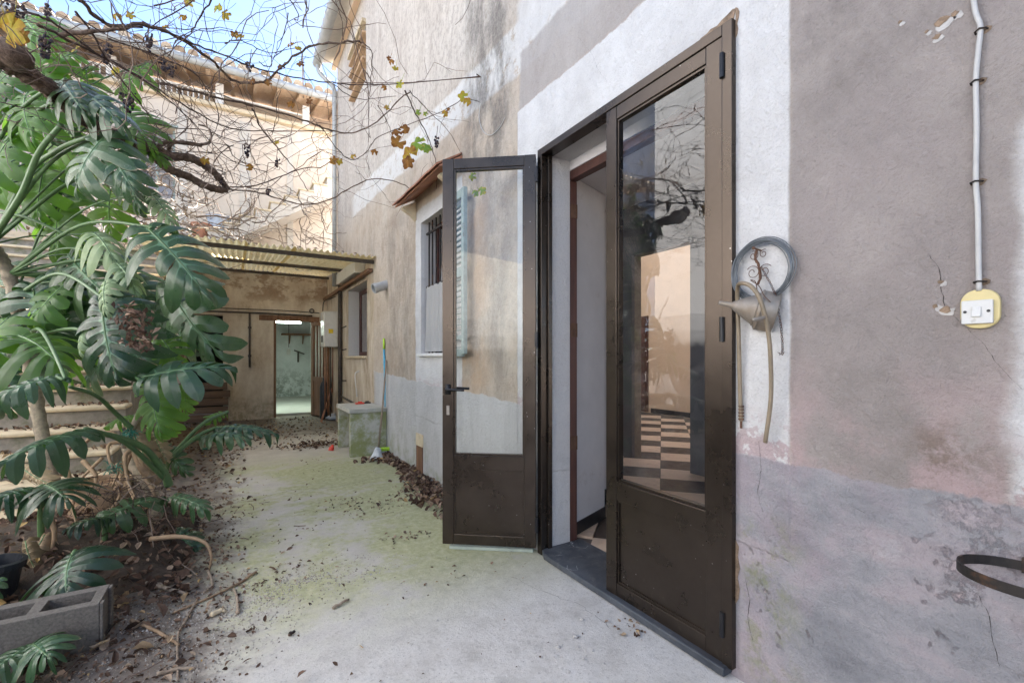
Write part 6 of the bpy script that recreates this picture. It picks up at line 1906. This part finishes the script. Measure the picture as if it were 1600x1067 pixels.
# wires strung across for the vine
wire_def = [((520, 130, 3.4), (752, 121, None), 'thin trellis wire running from the vine to a nail high on the stained wall'),
            ((250, 225, 3.3), (525, 330, 6.0), 'thin trellis wire passing above the canopy below the vine'),
            ((270, 350, 3.6), (520, 205, 5.0), 'thin rusty wire slanting up across the staircase')]
for i, (a, b_, lab) in enumerate(wire_def):
    pa = at(*a)
    pb_ = at(*b_) if b_[2] else on_x(b_[0], b_[1], XW)
    o = MB().tube([pa, pa.lerp(pb_, .5) + Vector((0, 0, -.02)), pb_], 0.0022, 5).build('trellis_wire', RUSTWIRE)
    tag(o, lab, 'wire')
p = on_x(750, 121, XW)
o = MB().tube([p + Vector((0.02, 0, 0)), p + Vector((-0.04, -0.02, 0))], 0.004, 6).build('wall_nail', IRON)
tag(o, 'dark nail in the stained wall holding the trellis wire', 'nail')
# white cord looped on the dark lichen stain
cc = [on_x(*q, XW) + Vector((-0.008, 0, 0)) for q in ((752, 162), (750, 185), (756, 205), (768, 212), (782, 200), (790, 185))]
tag(MB().tube(spline(cc, 6), 0.0028, 6).build('loose_cord', CABLE), 'loop of pale cord hanging against the dark stain on the wall', 'cord')
bh = spline([at(-25, 322, 3.9), at(5, 315, 3.9), at(25, 300, 3.9), at(34, 278, 3.9), at(36, 262, 3.9)], 6)
tag(MB().tube(bh, 0.011, 8).build('blue_hose', BLUEHOSE, smooth=True), 'bright blue hose hanging behind the tall plant at the left edge', 'hose')

# bleached dead creeper over the canopy and stairs
cre = thing('dead_creeper', (-0.3, 8.5, 3.0), 'bleached dead creeper tangled over the stairs above the canopy', 'creeper')
dt = MB()
r6 = random.Random(16)
for i in range(80):
    t = r6.random()
    p = Vector((r6.uniform(-2.2, -0.1), r6.uniform(7.2, 9.2), 3.25 + r6.gauss(0, .28)))
    a = r6.uniform(0, 6.28)
    twig_walk(dt, p, Vector((cos(a), sin(a), r6.gauss(0, .6))), r6.randint(8, 18), 0.075, r6.uniform(0.006, 0.012), r6, flat=1, branch=.14, lim=lambda q: q.x < 1.55 and q.z > 2.7 and q.y < 10.2)
for i in range(40):
    p = Vector((r6.uniform(0.0, 1.4), r6.uniform(7.4, 9.6), 3.35 + r6.gauss(0, .22)))
    a = r6.uniform(0, 6.28)
    twig_walk(dt, p, Vector((cos(a), sin(a), r6.gauss(0, .6))), r6.randint(8, 16), 0.075, r6.uniform(0.004, 0.009), r6, flat=1, branch=.14, lim=lambda q: q.x < 1.55 and q.z > 2.75 and q.y < 10.2)
o = dt.build('twigs', DRYTWIG, cre, fix=False); o['kind'] = 'stuff'
dl = MB()
for i in range(700):
    c = Vector((r6.uniform(-2.2, -0.5), r6.uniform(7.3, 9.0), 3.2 + r6.gauss(0, .2)))
    s = r6.uniform(.02, .05); u = Vector((r6.gauss(0, 1), r6.gauss(0, 1), r6.gauss(0, 1))).normalized(); v = u.orthogonal().normalized(); n_ = u.cross(v)
    dl.tone = r6.uniform(0.3, 1)
    dl.add([c - u * s, c + v * s * .5 + n_ * s * .3, c + u * s, c - v * s * .5 + n_ * s * .3], [(0, 1, 2), (0, 2, 3)])
o = dl.build('withered_leaves', DRYTWIG, cre, fix=False); o['kind'] = 'stuff'

# ================================================================== LITTER AND LOOSE THINGS ON THE GROUND
def gz(x, y):
    e = min(1, max(0, (1.637 - x) / 0.25))
    z = 0.012 * mnoise.noise(Vector((x * 1.4, y * 1.4, 0))) + 0.004 * mnoise.noise(Vector((x * 6, y * 6, 3)))
    bed = max(0, min(1, (-0.1 - x) / 0.6)) * max(0, min(1, (4.6 - y) / 0.8))
    return (z + bed * (0.045 + 0.03 * mnoise.noise(Vector((x * 4, y * 4, 9))))) * e - 0.004 * (1 - e)
rl = random.Random(33)
def dead_leaf(mb, x, y, z, s, tilt=0.6):
    a = rl.uniform(0, 6.28)
    n = Vector((rl.gauss(0, tilt), rl.gauss(0, tilt), 1)).normalized()
    u = n.orthogonal().normalized(); u = u * cos(a) + n.cross(u) * sin(a); v = n.cross(u)
    c = Vector((x, y, z))
    k = rl.uniform(0.2, 0.75) * s; w = rl.uniform(.35, .7)
    mb.tone = rl.random() ** 1.2
    mb.add([c - u * s, c - u * s * .35 + v * s * w + n * k, c + u * s * .4 + v * s * w * .8 + n * k * .9, c + u * s * 1.0 + n * k * .2,
            c + u * s * .4 - v * s * w * .8 + n * k * rl.uniform(.5, 1), c - u * s * .35 - v * s * w + n * k * .8, c + n * 0.002],
           [(0, 1, 6), (1, 2, 6), (2, 3, 6), (3, 4, 6), (4, 5, 6), (5, 0, 6)])
lit = MB()
def scatter(n, fx, fy, smin, smax, lift=0.0, tilt=.6, mb=None):
    mb = mb or lit
    for i in range(n):
        x, y = fx(), fy()
        if callable(lift):
            z = lift(x, y)
        else:
            z = gz(x, y) + rl.random() * lift
        dead_leaf(mb, x, y, z, rl.uniform(smin, smax), tilt)
# plant bed
scatter(2600, lambda: rl.gauss(-0.80, .42), lambda: rl.uniform(1.35, 4.7), .007, .020, 0.03)
scatter(9000, lambda: min(rl.gauss(-0.70, .33), rl.uniform(-.3, .1)), lambda: rl.uniform(1.3, 4.7), .003, .009, 0.012)
scatter(420, lambda: rl.gauss(-0.18, .15), lambda: rl.uniform(2.0, 4.6), .005, .015, 0.008)
scatter(330, lambda: rl.gauss(-0.75, .35), lambda: rl.uniform(1.5, 4.6), .018, .042, 0.03, .9)
# towards the back
scatter(800, lambda: rl.uniform(-0.8, 1.5), lambda: rl.uniform(6.9, 10.1), .012, .030, 0.01)
scatter(260, lambda: rl.gauss(0.95, .22), lambda: rl.gauss(6.75, .12), .015, .032, 0.04)
scatter(420, lambda: rl.uniform(-0.9, 0.1), lambda: rl.uniform(4.6, 7.4), .012, .030, 0.03)
# drift against the wall
def drift():
    y = rl.uniform(3.0, 5.62)
    return y
for i in range(1100):
    y = drift()
    wdt = 0.05 + 0.13 * max(0, 1 - abs(y - 3.7) / 1.2) + 0.16 * max(0, 1 - abs(y - 5.45) / 0.3)
    d = abs(rl.gauss(0, wdt))
    x = XW - 0.02 - d
    dead_leaf(lit, x, y, 0.005 + rl.random() * max(0.005, 0.045 * (1 - d / (wdt * 2.2))), rl.uniform(.014, .042), .9)
# dark patches on the path
for (px_, py_, n, sx, sy) in ((560, 795, 70, .13, .16), (610, 790, 45, .10, .12), (645, 770, 40, .1, .1), (640, 835, 50, .09, .06), (540, 785, 40, .10, .10), (490, 720, 12, .1, .08), (350, 860, 60, .1, .1), (430, 900, 50, .16, .08), (380, 915, 60, .16, .08), (500, 735, 10, .1, .1), (480, 830, 8, .05, .05), (690, 900, 20, .25, .1), (590, 770, 14, .2, .2), (330, 760, 60, .2, .2), (425, 845, 8, .2, .2), (985, 968, 26, .06, .03), (1000, 985, 14, .04, .02)):
    c = on_z(px_, py_)
    for i in range(n):
        x, y = c.x + rl.gauss(0, sx), c.y + rl.gauss(0, sy)
        if x > XW - 0.02: continue
        dead_leaf(lit, x, y, gz(x, y) + 0.003, rl.uniform(.005, .014), .4)
# single specks everywhere
scatter(170, lambda: rl.uniform(-0.1, 1.6), lambda: rl.uniform(1.4, 6.5), .003, .007, 0.002, .3)
tag(lit.build('leaf_litter', LITTER, fix=False), 'dead brown leaves drifted over the ground', 'leaf litter', kind='stuff')
# litter on the steps
sl = MB()
for k in range(0, 9):
    zk, yk = 0.076 + 0.17 * k, 4.60 + 0.28 * k
    for i in range(110):
        dead_leaf(sl, rl.uniform(-2.6, -0.93), yk + rl.uniform(0.06, 0.28), zk + rl.random() * 0.02, rl.uniform(.014, .032), .7)
tag(sl.build('step_litter', LITTER, fix=False), 'dead leaves lying on the treads of the stone stairs', 'leaf litter', kind='stuff')
gv = MB()
def grit(x, y, s):
    z = gz(x, y)
    gv.tone = rl.random()
    a = rl.uniform(0, 6.28)
    pts = []
    for k in range(4):
        r = s * rl.uniform(.6, 1.1); b_ = a + k * 1.57
        pts.append((x + r * cos(b_), y + r * sin(b_), z - 0.001))
    pts.append((x + rl.uniform(-.3, .3) * s, y + rl.uniform(-.3, .3) * s, z + s * rl.uniform(.5, 1.1)))
    gv.add(pts, [(0, 1, 4), (1, 2, 4), (2, 3, 4), (3, 0, 4)])
for (px_, py_, n, sx, sy) in ((330, 955, 900, .16, .14), (400, 965, 500, .14, .10), (490, 905, 450, .18, .10), (430, 930, 500, .2, .12), (250, 1010, 600, .18, .12), (300, 1040, 400, .2, .1), (560, 885, 150, .15, .1), (230, 960, 400, .2, .2), (520, 890, 200, .2, .2)):
    c = on_z(px_, py_)
    for i in range(n):
        x, y = c.x + rl.gauss(0, sx), c.y + rl.gauss(0, sy)
        if x < XW - .03: grit(x, y, rl.uniform(.002, .0062) * (1.8 if rl.random() < .05 else 1))
for i in range(260):
    x, y = rl.uniform(.1, 1.6), rl.uniform(1.4, 4)
    grit(x, y, rl.uniform(.0012, .003))
tag(gv.build('grit', GRAVEL, fix=False), 'pale grit and crumbs scattered on the concrete', 'grit', kind='stuff')

GCRACK = simple('ground_crack', (0.06, 0.052, 0.044), 1.0, bump=0)
def gcrack(pxs, w):
    pts = [on_z(a, b_) for a, b_ in pxs]
    out = []
    for a, b_ in zip(pts, pts[1:]):
        n = max(2, int((b_ - a).length / 0.03))
        for i in range(n):
            q = a.lerp(b_, i / n)
            x, y = q.x + rl.gauss(0, .006), q.y + rl.gauss(0, .006)
            out.append(Vector((x, y, gz(x, y) + 0.0012)))
    mb = MB()
    d = (out[-1] - out[0]).normalized(); s_ = Vector((-d.y, d.x, 0))
    for i in range(len(out) - 1):
        wa, wb = w * (.3 + rl.random()), w * (.3 + rl.random())
        mb.add([out[i] + s_ * wa, out[i] - s_ * wa, out[i + 1] - s_ * wb, out[i + 1] + s_ * wb], [(0, 1, 2, 3)])
    structure(mb.build('ground_crack', GCRACK, fix=False))
gcrack([(330, 790), (400, 780), (450, 765), (520, 760), (600, 745)], .0024)
gcrack([(800, 900), (860, 930), (900, 940), (960, 985)], .0008)

# crumbs of plaster by the door
for i, (px_, py_, s_) in enumerate(((899, 997, .012), (909, 970, .009), (903, 995, .008), (904, 1012, .006), (872, 1014, .011), (926, 1018, .007), (912, 1032, .007), (889, 1052, .008), (866, 1030, .005), (887, 972, .004), (943, 1038, .005), (683, 970, .006), (915, 1026, .004), (878, 1010, .006))):
    c = on_z(px_, py_)
    b = MB(); b.add([c + Vector((v.x * s_ * rl.uniform(.7, 1.2), v.y * s_ * rl.uniform(.7, 1.2), s_ * .5 + gz(c.x, c.y) + v.z * s_ * .6)) for v in iv], iface)
    tag(b.build('plaster_crumb', BRKW, fix=False), 'small white crumb of plaster on the concrete near the closed door leaf', 'crumb', 'plaster crumbs by the door')
# sticks
ST = [([(520, 953), (545, 940)], .008, 'short brown stick lying alone on the path left of the open door', GREYWOOD),
      ([(452, 994), (460, 991)], .009, 'stubby black twig on the pale concrete at the lower left of the path', IRON),
      ([(372, 960), (371, 940), (365, 922)], .008, 'bent pale twig standing up from the litter beside a pale chip', GREYWOOD),
      ([(400, 895), (370, 915), (320, 940), (270, 965)], .007, 'long dark twig slanting across the edge of the plant bed', ROOTM),
      ([(308, 940), (290, 975), (278, 1000), (278, 1067)], .006, 'thin forked twig pointing down the litter at the lower left', GREYWOOD),
      ([(205, 985), (240, 995), (280, 1013)], .009, 'brown twig lying between the concrete block and the pale grit', ROOTM),
      ([(160, 905), (200, 918), (240, 925), (290, 935)], .014, 'stout pale branch lying across the dark leaf litter behind the block', GREYWOOD),
      ([(245, 1060), (280, 1050), (305, 1047)], .007, 'grey twig at the bottom edge of the picture', GREYWOOD),
      ([(330, 965), (345, 958), (352, 957)], .012, 'short cut pale piece of cane lying on green concrete', CREAM),
      ([(152, 1030), (170, 1000), (185, 985)], .006, 'dark stick leaning by the right end of the concrete block', IRON),
      ([(325, 893), (332, 915), (318, 930)], .007, 'curved pale root end lying on the litter edge', GREYWOOD)]
for ctrl, r_, lab, mt in ST:
    pts = spline([on_z(a, b_) + Vector((0, 0, gz(*on_z(a, b_).xy) + r_ * 0.9)) for a, b_ in ctrl], 6)
    pts = [p + Vector((0, 0, abs(rl.gauss(0, .003)))) for p in pts]
    o = MB().tube(pts, taper(len(pts), r_, r_ * .7), 7, jit=.15, rnd=rl).build('stick', mt, smooth=True)
    tag(o, lab, 'stick')
sw2 = MB()
for i in range(160):
    x, y = rl.gauss(-.55, .3), rl.uniform(1.6, 4.6)
    z = gz(x, y); a = rl.uniform(0, 6.28); l = rl.uniform(.04, .16)
    sw2.tone = rl.random()
    c = Vector((x, y, z + .008)); d = Vector((cos(a), sin(a), rl.uniform(0, .25)))
    sw2.tube([c, c + d * l * .5 + Vector((rl.uniform(-.01, .01), rl.uniform(-.01, .01), 0)), c + d * l], rl.uniform(.0014, .0035), 4)
tag(sw2.build('twig_litter', TWIG, fix=False), 'small broken twigs strewn over the plant bed', 'twigs', kind='stuff')
# low worn lip under the open door
a, b_ = on_z(706, 856), on_z(838, 862)
kb = MB().bar(a + Vector((0.0, 0.03, 0.004)), b_ + Vector((0, 0.03, 0.004)), 0.055, 0.022)
tag(kb.build('stone_strip', simple('pale_green_stone', (0.40, 0.45, 0.385), 0.8, var=.15, scale=12), bevel=.006), 'low pale greenish stone strip on the ground under the open door leaf', 'stone strip')

# hollow concrete block
bx0, bx1, by0, by1, bh_ = -0.885, -0.475, 2.462, 2.655, 0.215
blk = thing('concrete_block', ((bx0 + bx1) / 2, (by0 + by1) / 2, 0), 'grey hollow concrete block lying at the lower left edge', 'concrete block')
b = MB()
def frame_xy(mb, x0, x1, y0, y1, z0, z1, holes):
    xs_ = sorted(set([x0, x1] + [v for h in holes for v in h[:2]])); ys_ = sorted(set([y0, y1] + [v for h in holes for v in h[2:]]))
    def sol(i, j):
        if i < 0 or j < 0 or i >= len(xs_) - 1 or j >= len(ys_) - 1: return False
        cx_, cy_ = (xs_[i] + xs_[i + 1]) / 2, (ys_[j] + ys_[j + 1]) / 2
        return not any(h[0] < cx_ < h[1] and h[2] < cy_ < h[3] for h in holes)
    for i in range(len(xs_) - 1):
        for j in range(len(ys_) - 1):
            if not sol(i, j): continue
            a0, a1, b0, b1 = xs_[i], xs_[i + 1], ys_[j], ys_[j + 1]
            mb.add([(a0, b0, z1), (a1, b0, z1), (a1, b1, z1), (a0, b1, z1)], [(0, 1, 2, 3)])
            mb.add([(a0, b0, z0), (a1, b0, z0), (a1, b1, z0), (a0, b1, z0)], [(3, 2, 1, 0)])
            for (ii, jj, e) in ((i - 1, j, ((a0, b0), (a0, b1))), (i + 1, j, ((a1, b1), (a1, b0))), (i, j - 1, ((a1, b0), (a0, b0))), (i, j + 1, ((a0, b1), (a1, b1)))):
                if not sol(ii, jj):
                    (px0, py0), (px1, py1) = e
                    mb.add([(px0, py0, z0), (px1, py1, z0), (px1, py1, z1), (px0, py0, z1)], [(0, 1, 2, 3)])
frame_xy(b, bx0, bx1, by0, by1, -0.01, bh_, [(bx0 + .035, bx0 + .185, by0 + .045, by1 - .045), (bx1 - .185, bx1 - .035, by0 + .045, by1 - .045)])
b.build('body', BLOCKM, blk, weld=True, bevel=.003)
# end ribs
MB().box(bx1 + .0005, bx1 + .012, by0 + .002, by0 + .04, 0, bh_ - .002).build('end_rib', BLOCKM, blk, bevel=.003)
MB().box(bx1 + .0005, bx1 + .012, by1 - .04, by1 - .002, 0, bh_ - .002).build('end_rib', BLOCKM, blk, bevel=.003)

# clay planter among the roots
pc0 = at(152, 790, 3.05)
pl_ = thing('clay_planter', (pc0.x, pc0.y, 0.02), 'worn clay planter half buried under the tangled roots', 'planter')
cz0 = Vector((pc0.x, pc0.y, 0.02))
hgt = at(152, 755, 3.05).z
MB().lathe([(0, 0), (0.13, 0), (0.165, hgt * .86), (0.178, hgt * .86), (0.182, hgt), (0.155, hgt), (0.145, hgt * .8), (0, hgt * .8)], cz0, (0, 0, 1), 26).build('pot', TERRA2, pl_)
# dark bucket at the left edge
dbp = at(-8, 905, 2.12)
db = thing('dark_tub', tuple(dbp), 'dark plastic tub at the left edge beside the concrete block', 'tub')
MB().lathe([(0, -.12), (0.075, -.12), (0.085, 0.05), (0.098, 0.055), (0.100, 0.085), (0.082, 0.088), (0.075, 0.0), (0, -.05)], dbp, (0.1, 0, 1), 24).build('tub', NAVYP, db)
# mound of earth and bark under the planter
mdv, mdf = [], []
NX, NY = 26, 22
for j in range(NY + 1):
    for i in range(NX + 1):
        u, v = i / NX, j / NY
        x = -1.55 + 1.35 * u; y = 2.75 + 1.75 * v
        h = max(0, 1 - ((u - .45) / .55) ** 2) * max(0, 1 - ((v - .55) / .5) ** 2)
        mdv.append((x, y, -0.02 + 0.26 * h ** .8 + 0.05 * mnoise.noise(Vector((x * 5, y * 5, 1))) * (h > 0.02)))
for j in range(NY):
    for i in range(NX):
        a = j * (NX + 1) + i
        mdf.append((a, a + 1, a + NX + 2, a + NX + 1))
structure(MB().add(mdv, mdf).build('soil_mound', simple('root_soil', (0.060, 0.042, 0.030), 0.95, var=.5, scale=30, bump=.9, bdist=.012), smooth=True, fix=False))
ml = MB()
for i in range(1100):
    u, v = rl.random(), rl.random()
    x = -1.55 + 1.35 * u; y = 2.75 + 1.75 * v
    h = max(0, 1 - ((u - .45) / .55) ** 2) * max(0, 1 - ((v - .55) / .5) ** 2)
    dead_leaf(ml, x, y, max(gz(x, y), -0.02 + 0.26 * h ** .8) + .02, rl.uniform(.01, .034), .8)
tag(ml.build('mound_litter', LITTER, fix=False), 'dead leaves covering the earth under the sprawling plant', 'leaf litter', kind='stuff')
# bits of rubbish
for px_, py_, lab, nm, mt in ((322, 703, 'small green scrap of plastic on the litter beyond the sprawling plant', 'green_scrap', GREYPOT),):
    p = on_z(px_, py_)
    tag(MB().box(p.x - .05, p.x + .05, p.y - .03, p.y + .03, .01, .03).build(nm, GREENTIE, bevel=.005), lab, 'scrap')
